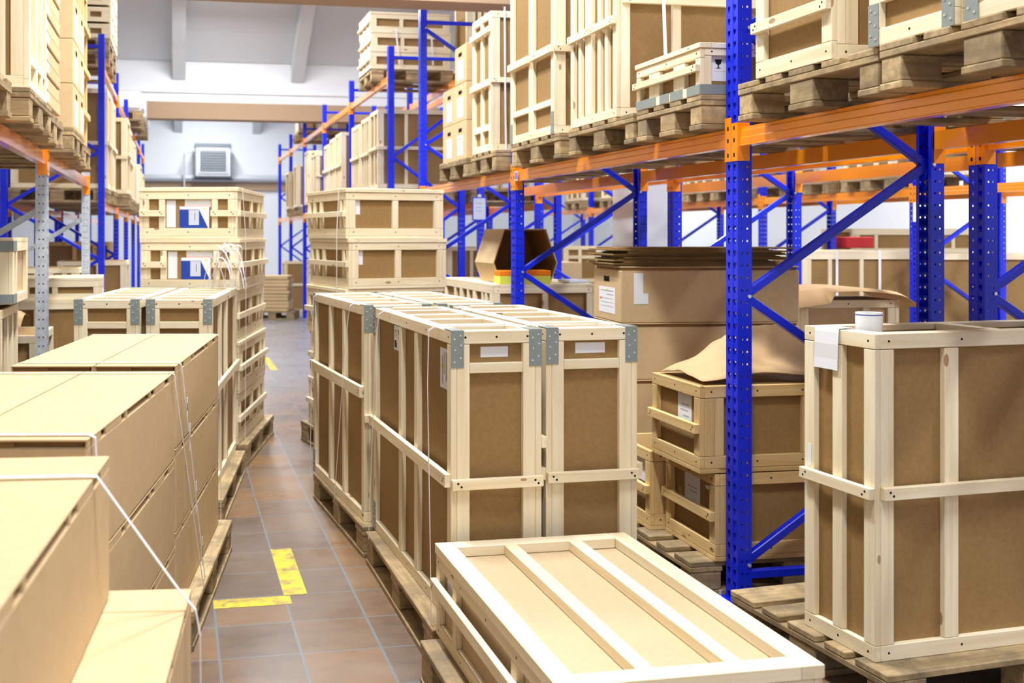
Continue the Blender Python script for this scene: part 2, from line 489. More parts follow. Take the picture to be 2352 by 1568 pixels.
LINES = [(.12, .88, .8, .86, GREYINK), (.12, .7, .66, .70, GREYINK), (.12, .8, .54, .58, GREYINK), (.12, .55, .42, .46, GREYINK), (.12, .75, .3, .34, GREYINK), (.2, .8, .1, .16, GREYINK)]
# transport pictograms: goblet, arrow pair, umbrella as simple black shapes
PICTO = [(([(.12, .86), (.36, .86), (.32, .68), (.26, .64), (.26, .54), (.34, .5), (.14, .5), (.22, .54), (.22, .64), (.16, .68)]), INK),
         (([(.5, .56), (.62, .84), (.62, .56)]), GREYINK), (.66, .9, .72, .76, GREYINK), (.76, .79, .54, .72, GREYINK), (([(.62, .72), (.7, .84), (.84, .84), (.92, .72)]), GREYINK),
         (.1, .6, .38, .4, REDPINK), (.5, .58, .12, .3, INK), (.64, .9, .1, .4, INK)]

# ------------------------------------------------------------------ cartons
def carton(label, x, y, z, yaw, w, d, h, group=None, tabs='LR', front_gap=True, labels=(), handle=(), lod=0, lift=.0, name='cardboard_box', lidsplit=None, m=CARD):
    r = thing(name, label, 'box', (x, y, z), yaw, group)
    if lod:
        mb = MB().box(0, w, 0, d, 0, h, m, .004); part('body', r, mb)
    else:
        hb = h - .02
        mb = MB().box(0, w, 0, d, 0, hb, m, .005)
        mb.box(.012, w - .012, .012, d - .012, hb, h - .006, CARD_IN)
        part('body', r, mb)
        mb = MB()
        if lidsplit:
            mb.box(0, w, 0, d - lidsplit - .003, h - .006, h, m, .002); mb.box(0, w, d - lidsplit + .003, d, h - .0065, h - .0005, m, .002)
        else:
            mb.box(0, w, -.004 if front_gap else 0, d, h - .006, h, m, .002)
        part('lid', r, mb)
        # tuck tabs that close the slit under the lid along most of the long sides
        for side in tabs:
            xs = (0.0004, .006) if side == 'L' else (w - .006, w - .0004)
            for f0, f1 in ((.0, .11), (.15, .30), (.34, .36), (.62, .64), (.69, .83), (.9, 1.0)):
                part('tuck_tab', r, MB().box(xs[0], xs[1], d * f0 + .002, d * f1, hb - .002, h - .005, m))
        if not front_gap: part('front_flap', r, MB().box(.004, w - .004, .0004, .006, hb - .002, h - .005, m))
        else: part('front_flap', r, MB().box(.004, w * .45, .004, .008, hb - .002, h - .005, CARD_IN))
    for (f, u0, u1, z0, z1, marks) in labels: stick(r, f, w, d, u0, u1, z0, z1, 0.0, marks=marks)
    for (f, u, zz) in handle:
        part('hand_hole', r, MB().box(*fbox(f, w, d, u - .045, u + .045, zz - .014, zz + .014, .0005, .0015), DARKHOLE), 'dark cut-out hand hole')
    return r

# ------------------------------------------------------------------ racks
def rack(name, label, X0, D, frames, bays, top, S=BLUE, beamm=ORANGE, group='pallet racks', flip=False, W=.09, brace_z0=.16, brace=99, feet=True, lod=0):
    """X0 = front plane, D = depth; frames = far edge Y of each upright frame; bays = [(i, j, [levels])]; flip: depth runs to -X"""
    r = thing(name, label, 'pallet rack', (X0, 0, 0), 0, group)
    sg = -1 if flip else 1
    def post_mesh(mir):
        def mk():
            mb = MB(); k = .0025; P = .062
            def q(x0, x1, y0, y1, m): mb.box(x0 * mir, x1 * mir, y0, y1, 0, top, m)
            q(0, k, 0, W, S['front'])
            q(k, P, 0, k, S['side']); q(k, P, W - k, W, S['side'])
            q(P - k, P, k, .018, S['plain']); q(P - k, P, W - .018, W - k, S['plain'])
            q(-.0015, 0, .036, .054, S['plain'])               # raised rib between the slot columns
            return mb.mesh('upright')
        return cached(('post', mir, top, S['front'].name, W), mk)
    for fi, Y in enumerate(frames):
        for xx, mir in ((0, 1), (D, -1)):
            o = link('upright', post_mesh(mir * sg), r, (sg * xx, Y - W, 0))
            if feet:
                mb = MB(); c = sg * mir * .031
                mb.box(c - .06, c + .06, -.02, W + .02, 0, .006, S['plain'])
                for yy in (-.012, W + .012): mb.tube([(c - sg * mir * .05, yy, .006), (c - sg * mir * .05, yy, .03)], .007, NAIL, 6)
                part('foot_plate', o, mb)
        if fi < brace:
            f, b = sg * .05, sg * (D - .05); yc = Y - W / 2
            zs = []; z = brace_z0; k = 0
            while z < top - .1: zs.append((f if k % 2 == 0 else b, z)); z += .545; k += 1
            segs = list(zip(zs[:-1], zs[1:])) + [((f, .11), (b, .11))] + ([((f, top - .12), (b, top - .12))] if top > 2.5 else [])
            for (xa, za), (xb, zb) in segs:
                L = math.hypot(xb - xa, zb - za); ang = math.atan2(zb - za, xb - xa)
                me = cached(('brace', round(L, 3), S['plain'].name), lambda: MB().box(0, L, -.016, .016, -.017, .017, S['plain'], .003).mesh('brace'))
                link('brace', me, r, (xa, yc, za), (0, -ang, 0))
            if not lod:
                for xa, za in zs:
                    part('bolt', r, MB().tube([(xa, Y - W - .006, za), (xa, Y - W + .002, za)], .008, NAIL, 6))
    for (i, j, levels) in bays:
        y0, y1 = frames[i], frames[j] - W; L = y1 - y0
        for zt in levels:
            for rear in (0, 1):
                bx = D if rear else 0; s2 = -sg if rear else sg
                def mk():
                    p = [(.004, 0), (.05, 0), (.05, .076), (.012, .076), (.012, .064), (.009, .06), (.009, .036), (.006, .032), (.006, .006), (.004, .004)]
                    return MB().prism([(q[0] * s2, q[1] - .076) for q in p], 1, 0, L, beamm).mesh('beam')
                def mkp():
                    # profile is in (x, z): prism wants the two axes other than y in order -> x, z
                    return mk()
                o = link('beam', cached(('beam', round(L, 3), s2, beamm.name), mkp), r, (sg * bx, y0, zt))
                for e in (0, 1):
                    mb = MB(); ya, yb = (-.043, .0) if e == 0 else (L, L + .043)
                    mb.box(-s2 * .004, -s2 * .0005, ya, yb, -.135, .02 if e else .045, ORANGE)
                    mb.box(-s2 * .004, s2 * .05, *((0.0, .004) if e == 0 else (L - .004, L)), -.135, .02 if e else .045, ORANGE)
                    ym = (ya + yb) / 2
                    for zz in (-.11, -.05, .0):
                        mb.box(-s2 * .0046, -s2 * .0038, ym - .005, ym + .005, zz - .008, zz + .008, SCREW)
                    part('beam_connector', o, mb, 'orange slotted end plate hooked on the upright')
    return r

# ================================================================== THE HALL
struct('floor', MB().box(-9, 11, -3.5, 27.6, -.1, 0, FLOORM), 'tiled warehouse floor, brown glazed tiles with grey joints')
struct('wall_north', MB().box(-9, 11, 27.5, 27.7, 0, 7, WHITEWALL), 'white end wall of the hall')
struct('wall_south', MB().box(-9, 11, -3.7, -3.5, 0, 7, WHITEWALL), 'white wall behind the camera')
struct('wall_west', MB().box(-9.2, -9, -3.5, 27.6, 0, 7, WHITEWALL), 'white side wall')
struct('wall_east', MB().box(11, 11.2, -3.5, 27.6, 0, 7, WHITEWALL), 'white side wall')
def vault(y0, y1, hs=4.5, ang=math.radians(38), n=14, dz=0.0):
    c = y1 - y0; R_ = c / 2 / math.sin(ang); pts = []
    for i in range(n + 1):
        a = -ang + 2 * ang * i / n
        pts.append((y0 + c / 2 + R_ * math.sin(a), hs + R_ * (math.cos(a) - math.cos(ang)) + dz))
    return pts
def vault_strip(mb, pts, x0, x1, th, m):
    for (ya, za), (yb, zb) in zip(pts[:-1], pts[1:]):
        b = len(mb.v); k = mb.mat(m)
        for x in (x0, x1):
            mb.v += [(x, ya, za), (x, yb, zb), (x, yb, zb + th), (x, ya, za + th)]
        mb.f += [(b, b + 1, b + 5, b + 4), (b + 3, b + 2, b + 6, b + 7), (b, b + 3, b + 2, b + 1), (b + 4, b + 5, b + 6, b + 7), (b, b + 4, b + 7, b + 3), (b + 1, b + 2, b + 6, b + 5)]
        mb.i += [k] * 6
mb = MB()
for y0, y1 in ((-3.5, 8.55), (8.75, 18.0), (18.35, 27.5)): vault_strip(mb, vault(y0, y1), -9, 11, .2, WHITECEIL)
struct('ceiling', mb, 'white vaulted ceiling between the cross beams')
for k, yb in enumerate((8.55, 18.0)):
    struct('trim_%d' % (k * 2 + 1), MB().box(-9, 11, yb, yb + .35, 3.5, 3.79, TAN), 'tan cross beam under the vault springing')
    struct('trim_%d' % (k * 2 + 2), MB().box(-9, 11, yb + .03, yb + .33, 3.79, 4.75, WHITEWALL).box(-9, 11, yb - .01, yb + .03, 3.95, 3.985, WHITEWALL), 'white upstand above the tan beam')
n = 5
for y0, y1 in ((8.75, 18.0), (18.35, 27.5)):
    for xr in (-6.1, -4.05, -2.0, .03, 2.08, 4.15, 6.2, 8.3):
        mb = MB(); vault_strip(mb, vault(y0, y1, dz=-.32), xr - .11, xr + .11, .33, WHITECEIL)
        struct('trim_%d' % n, mb, 'white arched ceiling rib'); n += 1
struct('trim_%d' % n, MB().box(-9, 11, 27.42, 27.5, 2.68, 2.88, TAN), 'tan band along the end wall')
struct('trim_%d' % (n + 1), MB().tube([(-8.9, 27.32, 2.99), (10.9, 27.32, 2.99)], .09, PALEGREY, 12), 'grey pipe along the end wall', True)
struct('column', MB().box(3.57, 3.80, 7.49, 8.06, 0, 4.6, CONCRETE), 'white concrete column standing between the back-to-back racks')

# heater on the end wall
hb = thing('air_heater', 'grey louvred fan heater hung high on the white end wall', 'heater', (.46, 26.75, 2.98))
part('casing', hb, MB().box(0, .9, 0, .45, .02, .8, PALEGREY, .02).box(-.02, .92, -.02, .47, .78, .87, MIDGREY))
part('outlet_frame', hb, MB().box(.08, .82, -.03, 0, .1, .14, PALEGREY).box(.08, .82, -.03, 0, .68, .72, PALEGREY).box(.08, .12, -.03, 0, .14, .68, PALEGREY).box(.78, .82, -.03, 0, .14, .68, PALEGREY))
for i in range(8):
    part('louvre', hb, MB().box(.12, .78, -.035, -.003, .16 + i * .065, .19 + i * .065, MIDGREY))
part('wall_bracket', hb, MB().box(-.08, -.03, .0, .74, -.05, .0, MIDGREY).box(.93, .98, .0, .74, -.05, .0, MIDGREY).box(-.08, .98, .35, .4, -.05, .02, MIDGREY))
part('supply_pipe', hb, MB().tube([(-.28, .3, -.35), (-.28, .3, .62), (-.05, .3, .66), (.0, .3, .66)], .022, PALEGREY, 8))

# yellow floor paint
for nm, q, lb in (('floor_marking', (.145, .46, 4.165, 4.262), 'worn yellow stripe painted across the aisle floor'),
                  ('floor_marking', (.437, .535, 4.268, 4.905), 'worn yellow stripe painted along the aisle, meeting the cross stripe')):
    tag(link(nm, MB().box(q[0], q[1], q[2], q[3], .0004, .0012, YPAINT).mesh(nm)), lb, 'floor marking', 'yellow floor markings')
tag(link('floor_marking', MB().box(1.02, 1.10, 11.4, 12.6, .0004, .0012, YPAINT).mesh('floor_marking')), 'faint yellow stripe on the grey floor further down the aisle', 'floor marking', 'yellow floor markings')

# ================================================================== RACKS
RX = 2.233
RF = [1.135, 3.915, 6.699, 9.431]
rack('pallet_rack', 'blue and orange pallet rack along the right of the aisle, nearest to the camera', RX, .947, RF, [(0, 1, [1.935]), (1, 2, [1.935]), (2, 3, [1.935])], 3.61)
rack('pallet_rack', 'blue and orange rack standing back to back behind the nearest right rack', 3.375, .975, RF, [(0, 1, [1.935]), (1, 2, [1.935]), (2, 3, [1.935])], 3.61)
FF = [10.9, 13.43, 15.96, 18.5, 20.8, 23.08]
BY = [(i, i + 1, [1.86, 3.22]) for i in range(5)]
rack('pallet_rack', 'tall far blue rack on the right of the aisle, orange beams on two levels', RX, .85, FF, BY, 3.53, lod=1)
rack('pallet_rack', 'far blue rack behind the tall far right rack', 3.238, .95, FF, BY, 3.53, lod=1, feet=False)
rack('pallet_rack', 'distant blue rack beyond the second aisle on the right', 6.7, .95, [5.97, 8.5, 11.03, 13.56, 16.1, 18.6], [(i, i + 1, [1.93]) for i in range(5)], 3.5, lod=1, feet=False)
LX = -.72
rack('pallet_rack', 'galvanised grey rack with orange beams on the left of the aisle', LX, 1.0, [3.26, 6.09, 8.92], [(0, 1, [1.97]), (1, 2, [1.97])], 2.02, S=GAL, beamm=ORANGE_PALE, flip=True, brace_z0=.55, lod=1)
LF = [10.72, 13.25, 15.78, 18.3, 20.84, 23.4]
rack('pallet_rack', 'tall far blue rack on the left of the aisle, behind the galvanised rack', LX, 1.0, LF, [(i, i + 1, [1.83, 3.22]) for i in range(5)], 3.516, flip=True, lod=1, brace=2)
rack('pallet_rack', 'blue rack at the back on the left, behind the other left racks', -2.0, 1.0, [5.6, 8.2, 10.72, 13.25, 15.78, 18.3], BY, 3.5, flip=True, lod=1, feet=False, brace=0)
tag(link('rack_number', MB().box(RX - .0045, RX - .0035, 6.55, 6.60, 1.862, 1.925, PAPER).box(RX - .0052, RX - .0045, 6.554, 6.570, 1.87, 1.918, BLUE['plain']).box(RX - .0052, RX - .0045, 6.578, 6.595, 1.87, 1.918, BLUE['plain']).mesh('rack_number')), 'small blue and white number sticker on the orange beam end by the second right upright', 'sticker')

# ================================================================== CRATES IN THE AISLE
CPF = dict(fl=[(.872, .907)], ov=[(.47, .507)])
CPS = dict(st=[(.45, .495), (.70, .745)], ov=[(.478, .524)])
TOPC = dict(flush=True, cross=[(.24, .29), (.50, .545), (.74, .785), (.97, 1.015)])
BRK = [('F', 'L', 'T'), ('F', 'R', 'T'), ('L', 'R', 'T'), ('L', 'R', 'B')]
def tall_crate(label, x, y, yaw, w, d=1.22, z=.1445, ovf=None, side=None, inner=None, br=BRK, grp='tall narrow crates on floor pallets', h=1.021, faces='FLRB'):
    return crate(label, x, y, z, yaw, w, d, h, faces, dict(F=dict(CPF, **({'ov': ovf} if ovf else {})), B=CPF, L=dict(side or CPS, **({'ov': [(.50, .54)]} if inner == 'L' else {})), R=dict(side or CPS, **({'ov': [(.60, .64)]} if inner == 'R' else {}))), TOPC, group=grp, brackets=br)
c1 = tall_crate('tall pine crate with a blank white label, nearest the aisle, behind the low wide crate', .935, 3.46, 1.9, .335, inner='R')
stick(c1, 'F', .335, 1.22, .115, .217, .925, .962, label='blank white label')
stick(c1, 'L', .335, 1.22, .80, .905, .86, .965, marks=PICTO, label='white label with black handling symbols')
stick(c1, 'L', .335, 1.22, .10, .20, .80, .945, marks=[(.1, .3, .2, .92, GREYINK), (.45, .55, .35, .9, GREYINK), (.65, .75, .1, .8, GREYINK), (.56, .8, .5, .6, YELDOT)], label='white label with grey print and a yellow dot')
c2 = tall_crate('tall pine crate with a blank white label, beside the low crate on the rack side', 1.299, 3.505, 1.2, .352)
stick(c2, 'F', .352, 1.22, .12, .235, .927, .965, label='blank white label')
for c_, w_ in ((c1, .335), (c2, .352)):
    part('document_sleeve', c_, MB().box(.08, w_ - .07, .08, .2, 1.021 - .0455, 1.021 - .043, PAPER).box(.10, w_ - .1, .10, .125, 1.021 - .043, 1.021 - .0424, BLUEDOC).box(.13, w_ - .12, .15, .165, 1.021 - .043, 1.021 - .0424, BLUEDOC), 'white document sleeve with blue bands')
CP2S = dict(st=[(.38, .425), (.68, .725)], ov=[(.585, .64)])
tall_crate('tall pine crate strapped on the second pallet along the right of the aisle', .868, 4.78, 5.0, .335, 1.10, side=CP2S)
tall_crate('tall pine crate on the second right pallet, on the rack side of the pair', 1.236, 4.81, 5.0, .335, 1.10, side=CP2S, inner='L')
pallet('worn pallet under the nearest pair of tall crates on the right', .862, 3.43, 0, .6, .8, 1.2, 'floor pallets along the aisle')
pallet('worn pallet under the second pair of tall crates on the right', .848, 4.70, 0, 4.4, .8, 1.12, 'floor pallets along the aisle')
# left pair
LS_ = dict(st=[(.40, .445), (.70, .745)], ov=[(.52, .565)])
tall_crate('tall pine crate on the left of the aisle, aisle side of the bracketed pair', -.158, 5.42, -9.0, .34, 1.25, side=LS_)
tall_crate('tall pine crate on the left of the aisle, rack side of the bracketed pair', -.524, 5.479, -9.0, .338, 1.25, side=LS_, inner='R')
pallet('grey worn pallet under the bracketed pair of tall crates on the left', -.557, 5.44, 0, -9.0, .8, 1.2, 'floor pallets along the aisle')

# low open-topped crate in front
lc = crate('low wide pine crate lying in front, two long battens across its fibreboard top', .872, 2.272, .1445, .2, .682, 1.13, .306, 'FLRB',
           dict(L=dict(st=[(.885, .93), (.30, .345)], ov=[(.15, .19)], bw=.04, screws=True), R=dict(st=[(.9, .945), (.3, .345)], bw=.04), F=dict(st=[(.3, .345)], bw=.04), B=dict(bw=.04)),
           dict(bw=.058, long=[(.222, .268), (.455, .50)], over=.004), panel=FIBRE_PALE, tt=.034, group=None)
stick(lc, 'L', .682, 1.13, .95, 1.06, .12, .21, marks=[(.25, .5, .55, .6, INK), (.25, .5, .4, .45, INK)], label='white label with two black strokes')
pallet('pallet under the low wide crate in front', .80, 2.155, 0, 0, .8, 1.2, 'floor pallets along the aisle')

# flat crate stacks
def flat_stack(side, x, y, yaw, w, d, n=5, skip=()):
    names = ['top', 'second from the top', 'middle', 'second from the bottom', 'bottom']
    for k in range(n):
        q = n - 1 - k; z = .1445 + k * .3325
        jx = [0, .012, -.008, .01, -.004][k] ; jy = [.0, -.012, .008, -.006, .01][k]
        a = math.radians(yaw); xx = x + jx * math.cos(a) - jy * math.sin(a); yy = y + jx * math.sin(a) + jy * math.cos(a)
        if side == 'left':
            sp = dict(F=dict(st=[(.128, .168), (.475, .515)], ov=[(.145, .185, .004, .172), (.145, .185, .472, w - .004)], end=.04),
                      R=dict(st=[(.09, .13), (d * .52, d * .52 + .042), (d - .2, d - .158)], ov=[(.145, .182)]), L=dict(), B=dict())
            lab = '%s flat crate of the stack left of the aisle' % names[q]
        else:
            sp = dict(F=dict(st=[(w * .5 - .022, w * .5 + .022)], end=.046), L=dict(st=[(.09, .13), (d * .62, d * .62 + .042), (d - .16, d - .118)], ov=[(.145, .182)]), R=dict(), B=dict())
            lab = '%s flat crate of the stack right of the aisle' % names[q]
        if q < 2 and side == 'left': lab += ', blue papers'
        if q < 2 and side == 'right': lab += ', white sheet'
        c = crate(lab, xx, yy, z, yaw, w, d, .331, 'FLRB', sp, dict(bw=.07, over=.006, solid=True), tt=.024, skid=.018, group='flat crates stacked on the ' + side, bw=.05)
        if q < 2 and side == 'left':
            stick(c, 'F', w, d, .175, .235, .075, .25, marks=[], label='tall white sheet')
            stick(c, 'F', w, d, .295, .468, .205, .255, marks=[(0, 1, 0, .25, REDPINK), (.4, .52, .85, 1.0, YELDOT)], label='white sheet with pink edge and yellow sticker')
            stick(c, 'F', w, d, .262, .455, .07, .21, off=-.019, name='document_pouch', marks=[([(.0, .0), (.97, .0), (.66, .86), (.0, .86)], BLUEDOC), (.31, .66, .14, .84, TAGPL), (.5, .53, .35, .7, GREYINK), (.8, .88, .86, .94, YELDOT)], label='document pouch with a blue slanted field')
        if q < 2 and side == 'right':
            stick(c, 'F', w, d, .05, .107, .16, .255, label='white sheet')
flat_stack('right', 1.098, 6.668, 11.5, .712, .787)
flat_stack('left', -.241, 6.83, -14.0, .644, 1.05)
pallet('pallet under the stack of flat crates on the right', 1.06, 6.64, 0, 11.5, .8, .86, 'floor pallets along the aisle', lod=1)
pallet('pallet under the stack of flat crates on the left', -.31, 6.86, 0, -14.0, .78, 1.12, 'floor pallets along the aisle', lod=1)

# long crate at the right edge
rc = crate('long upright pine crate at the right edge, paper sheet hanging over its narrow end', 2.175, 2.915, .1445, 4.5, 1.24, .335, 1.042, 'FLRB',
           dict(L=dict(st=[(.15, .196)], ov=[(.515, .552)]), F=dict(st=[(.27, .325), (.72, .775)], ov=[(.515, .555, .02, 1.24)], end=.05), R=dict(), B=dict(st=[(.4, .45)])),
           dict(flush=True, bw=.055), group=None, bw=.05)
stick(rc, 'L', 1.24, .335, .298, .318, .56, .635, off=0, label='small white strip label')
for u in (.5, .9):
    bpart('lid_batten', rc, (u, u + .05, .056, .279, 1.042 - .045, 1.0414), PINE)
pallet('weathered pallet under the long upright crate at the right edge', 2.15, 2.82, 0, 5, .8, 1.2, 'floor pallets by the right rack', along='x')
# hanging sheet and tape roll
a = math.radians(4.5); M = Matrix.Translation((2.175, 2.915, .1445)) @ Matrix.Rotation(a, 4, 'Z')
sh = MB(); pts = [(.055, 1.045), (.02, 1.0455), (-.0035, 1.044), (-.006, 1.03), (-.008, .99), (-.006, .94), (-.007, .905)]
sh.ribbon([M @ Vector((x, .215 + (i > 4) * .004, z)) for i, (x, z) in enumerate(pts)], M.to_3x3() @ Vector((0, 1, 0)), .115, .0008, PAPER)
tag(link('paper_sheet', sh.mesh('paper_sheet')), 'white sheet of paper folded over the top edge of the long upright crate', 'paper')
tr = thing('tape_roll', 'white roll of tape with a blue rim standing on the long upright crate', 'tape roll', tuple(M @ Vector((.12, .165, 1.0435 - .0445))), 0)
def ring(r0, r1, z0, z1, m, n=28):
    mb = MB(); k = mb.mat(m)
    for i in range(n):
        a = 2 * PI * i / n
        for r_, z_ in ((r1, z0), (r1, z1), (r0, z1), (r0, z0)): mb.v.append((r_ * math.cos(a), r_ * math.sin(a), z_))
    for i in range(n):
        for j in range(4):
            b = i * 4; c = ((i + 1) % n) * 4; mb.f.append((b + j, b + (j + 1) % 4, c + (j + 1) % 4, c + j)); mb.i.append(k)
    return mb
part('roll', tr, ring(.026, .042, 0, .088, WRAP), smooth=False)
part('rim', tr, ring(.0262, .0424, .088, .091, BLUEDOC)); part('rim_edge', tr, ring(.026, .042, .091, .097, WRAP))

# ================================================================== CARDBOARD BOXES IN FRONT (LEFT)
H3 = .2962
def box_stack(label, x, y, yaw, w, d, cols, layers, z0=.1445, toplab=None, lidsplit=None):
    a = math.radians(yaw); n = 0
    lay = ['bottom', 'middle', 'top'] if layers == 3 else ['bottom', 'upper']
    for k in range(layers):
        for c in range(cols):
            cw = w / cols - .006; ox = c * (w / cols) + .003
            side = ['rack side', 'aisle side'][c] if cols == 2 else ''
            top = k == layers - 1
            carton('%s layer %s box of the %s' % (lay[k], side, label), x + ox * math.cos(a), y + ox * math.sin(a), z0 + k * (H3 + .0012), yaw, cw, d, H3, 'cardboard boxes on the left pallets',
                   front_gap=True, lidsplit=lidsplit if top else None, tabs='LR')
box_stack('farthest cardboard stack on the left', -.583, 3.816, -9.6, .59, 1.165, 2, 3)
box_stack('middle cardboard stack on the left', -.809, 2.517, -9.6, .62, 1.16, 2, 3)
box_stack('nearest cardboard stack, below the big top box', -.705, 1.16, -6.0, .62, 1.16, 2, 2, lidsplit=.13)
carton('big cardboard box with a white strap, nearest the camera on top of its stack', -.859, 1.117, .1445 + 2 * (H3 + .0012), -5.0, .62, 1.165, H3, None)
pallet('grey pallet under the farthest cardboard stack on the left', -.731, 3.885, 0, -9.6, .8, 1.2, 'floor pallets along the aisle')
pallet('pallet under the middle cardboard stack on the left', -.70, 2.62, 0, -9.6, .58, 1.0, 'floor pallets along the aisle')
pallet('pallet under the nearest cardboard stack on the left', -.84, 1.13, 0, -6.0, .8, 1.2, 'floor pallets along the aisle')

# ================================================================== STRAPS
def strap(label, pts, wdir, w=.012, grp='white packing straps', name='packing_strap', th=.0016, parts=()):
    r = link(name, MB().ribbon(pts, wdir, w, th, STRAP).mesh(name)); tag(r, label, 'strap', grp)
    return r
def at(o, yaw):
    a = math.radians(yaw)
    return lambda u, v, z: Vector((o[0] + u * math.cos(a) - v * math.sin(a), o[1] + u * math.sin(a) + v * math.cos(a), z))
ZT3 = .1445 + 3 * (H3 + .0012) + .0015
def edge_strap(label, o, yaw, u0, u1, v, zt, down, slip=None, w=.011):
    """across the top at depth v, over the right edge, then down to the point(s) in down"""
    L = at(o, yaw); a = math.radians(yaw)
    pts = [L(u0, v, zt), L((u0 + u1) / 2, v, zt + .002), L(u1 - .012, v, zt + .0015), L(u1 + .004, v, zt - .006)] + [Vector(p) for p in down]
    acr = Vector((-math.sin(a), math.cos(a), 0)); s = []
    for i, p in enumerate(pts): s.append(acr)
    return strap(label, pts, s, w)
B3o, B2o, B1o = (-.583, 3.816), (-.809, 2.517), (-.859, 1.117)
L3, L2, L1 = at(B3o, -9.6), at(B2o, -9.6), at(B1o, -5)
s4 = edge_strap('white strap over the front of the farthest cardboard stack, paper tags hanging on it', B3o, -9.6, .01, .592, .06, ZT3, [L3(.599, .075, ZT3 - .05), (.108, 4.09, .146)])
edge_strap('white strap over the rear end of the farthest cardboard stack on the left', B3o, -9.6, .01, .592, 1.11, ZT3, [L3(.599, 1.12, ZT3 - .05), L3(.601, 1.15, .147)], w=.009)
edge_strap('white strap over the rear end of the middle cardboard stack on the left', B2o, -9.6, .01, .622, 1.10, ZT3, [L2(.629, 1.105, ZT3 - .05), (.10, 3.99, .146)], w=.01)
edge_strap('thick white strap over the front end of the middle cardboard stack on the left', B2o, -9.6, .01, .622, .035, ZT3, [L2(.629, .035, ZT3 - .06), L2(.63, .035, .147)], w=.013)
zt = .1445 + 3 * (H3 + .0012) + .0015; zb = .1445 + 2 * (H3 + .0012)
strap('thick white strap slanting from the big top box down over the lower box', [L1(.01, .965, zt), L1(.3, .965, zt + .003), L1(.585, .965, zt + .0025), L1(.626, .965, zt + .001), (.004, 2.105, zb + .045), (.037, 2.12, zb - .002), (.046, 2.11, zb - .05), (.05, 2.05, .15)], Vector((.09, 1, 0)), .013)
for k, (f, ln, pl) in enumerate(((.10, .07, 1), (.22, .10, 0), (.50, .12, 0), (.78, .11, 1))):
    p0 = L3(.602, .08, ZT3 - .05); p1 = Vector((.111, 4.09, .146)); q = p0.lerp(p1, f)
    tag(link('paper_tag', MB().box(-.0005, .0005, -.012, .012, -ln, 0, PAPER).box(.0005, .001, -.006, .006, -ln * .7, -ln * .3, INK if pl else GREYINK).mesh('paper_tag'), None, tuple(q + Vector((.004, .004, 0))), (0, 0, math.radians(-9.6))),
        ['topmost', 'second', 'third', 'lowest'][k] + ' paper tag hanging on the strap of the farthest cardboard stack', 'tag', 'paper tags on the strap')
tag(link('paper_tag', MB().box(-.0005, .0005, -.03, .03, -.03, 0, PAPER).mesh('paper_tag'), None, tuple(L2(.633, .03, ZT3 - .055)), (0, 0, math.radians(-9.6))), 'white paper tag on the thick strap at the front of the middle cardboard stack', 'tag')

zc = .1445 + 1.021 + .0012
def crate_strap(label, top, bot, far, w=.009):
    top, bot, far = Vector(top), Vector(bot), Vector(far)
    strap(label, [far, far.lerp(top, .5) + Vector((0, 0, .001)), top + Vector((.02, 0, .001)), top + Vector((-.012, 0, .0012)), top + Vector((-.032, 0, -.012)), top.lerp(bot, .2) + Vector((-.032, 0, 0)), bot], Vector((0, 1, 0)), w)
crate_strap('thin white strap down the aisle side of the nearest tall crates, front end', (.925, 3.61, zc), (.868, 3.47, .146), (1.63, 3.62, zc))
crate_strap('thin white strap down the aisle side of the nearest tall crates, rear end', (.892, 4.38, zc), (.838, 4.50, .146), (1.60, 4.40, zc))
crate_strap('thin white strap on the second pair of right crates, front end', (.855, 4.92, zc), (.79, 5.20, .146), (1.53, 4.95, zc))
crate_strap('thin white strap on the second pair of right crates, rear end', (.785, 5.72, zc), (.735, 5.74, .146), (1.46, 5.77, zc))
La = at((-.241, 6.83), -14)
strap('thin white strap down the right side of the left flat crate stack', [La(.05, .10, 1.812), La(.62, .10, 1.813), La(.657, .10, 1.808), La(.678, .10, 1.5), La(.68, .10, .8), La(.676, .09, .15)], La(0, 1, 0) - La(0, 0, 0), .012)
Lb = at((1.098, 6.668), 11.5)
strap('thin white strap down the left side of the right flat crate stack', [Lb(.65, .10, 1.812), Lb(.05, .10, 1.813), Lb(-.02, .10, 1.808), Lb(-.036, .10, 1.5), Lb(-.036, .10, .8), Lb(-.034, .09, .15)], Lb(0, 1, 0) - Lb(0, 0, 0), .012)
# loops of strap lying on the left crates
mb = MB(); rr = random.Random(4)
for k in range(9):
    x0 = .16 + rr.random() * .1; x1 = .28 + rr.random() * .12; hh = .17 + rr.random() * .13; y0 = 6.30 + rr.random() * .12; lean = rr.random() * .12 - .02; pts = []
    for i in range(15):
        f = i / 14; q = math.sin(PI * f) ** .7
        pts.append((x0 + (x1 - x0) * (f + .10 * math.sin(2 * PI * f + k)) + lean * q, y0 + .04 * math.sin(3 * f + k), zc + .004 + hh * q))
    mb.ribbon(pts, Vector((.2, 1, .2)), .024, .0012, STRAP)
pts = [(.24, 6.42, zc + .27), (.33, 6.43, zc + .22), (.40, 6.44, zc + .13), (.425, 6.44, zc + .02), (.42, 6.44, zc - .03)]
mb.ribbon(pts, Vector((.2, 1, .2)), .016, .0012, STRAP)
tag(link('strap_bundle', mb.mesh('strap_bundle')), 'loose bundle of white strap loops lying on the left bracketed crates', 'strap')

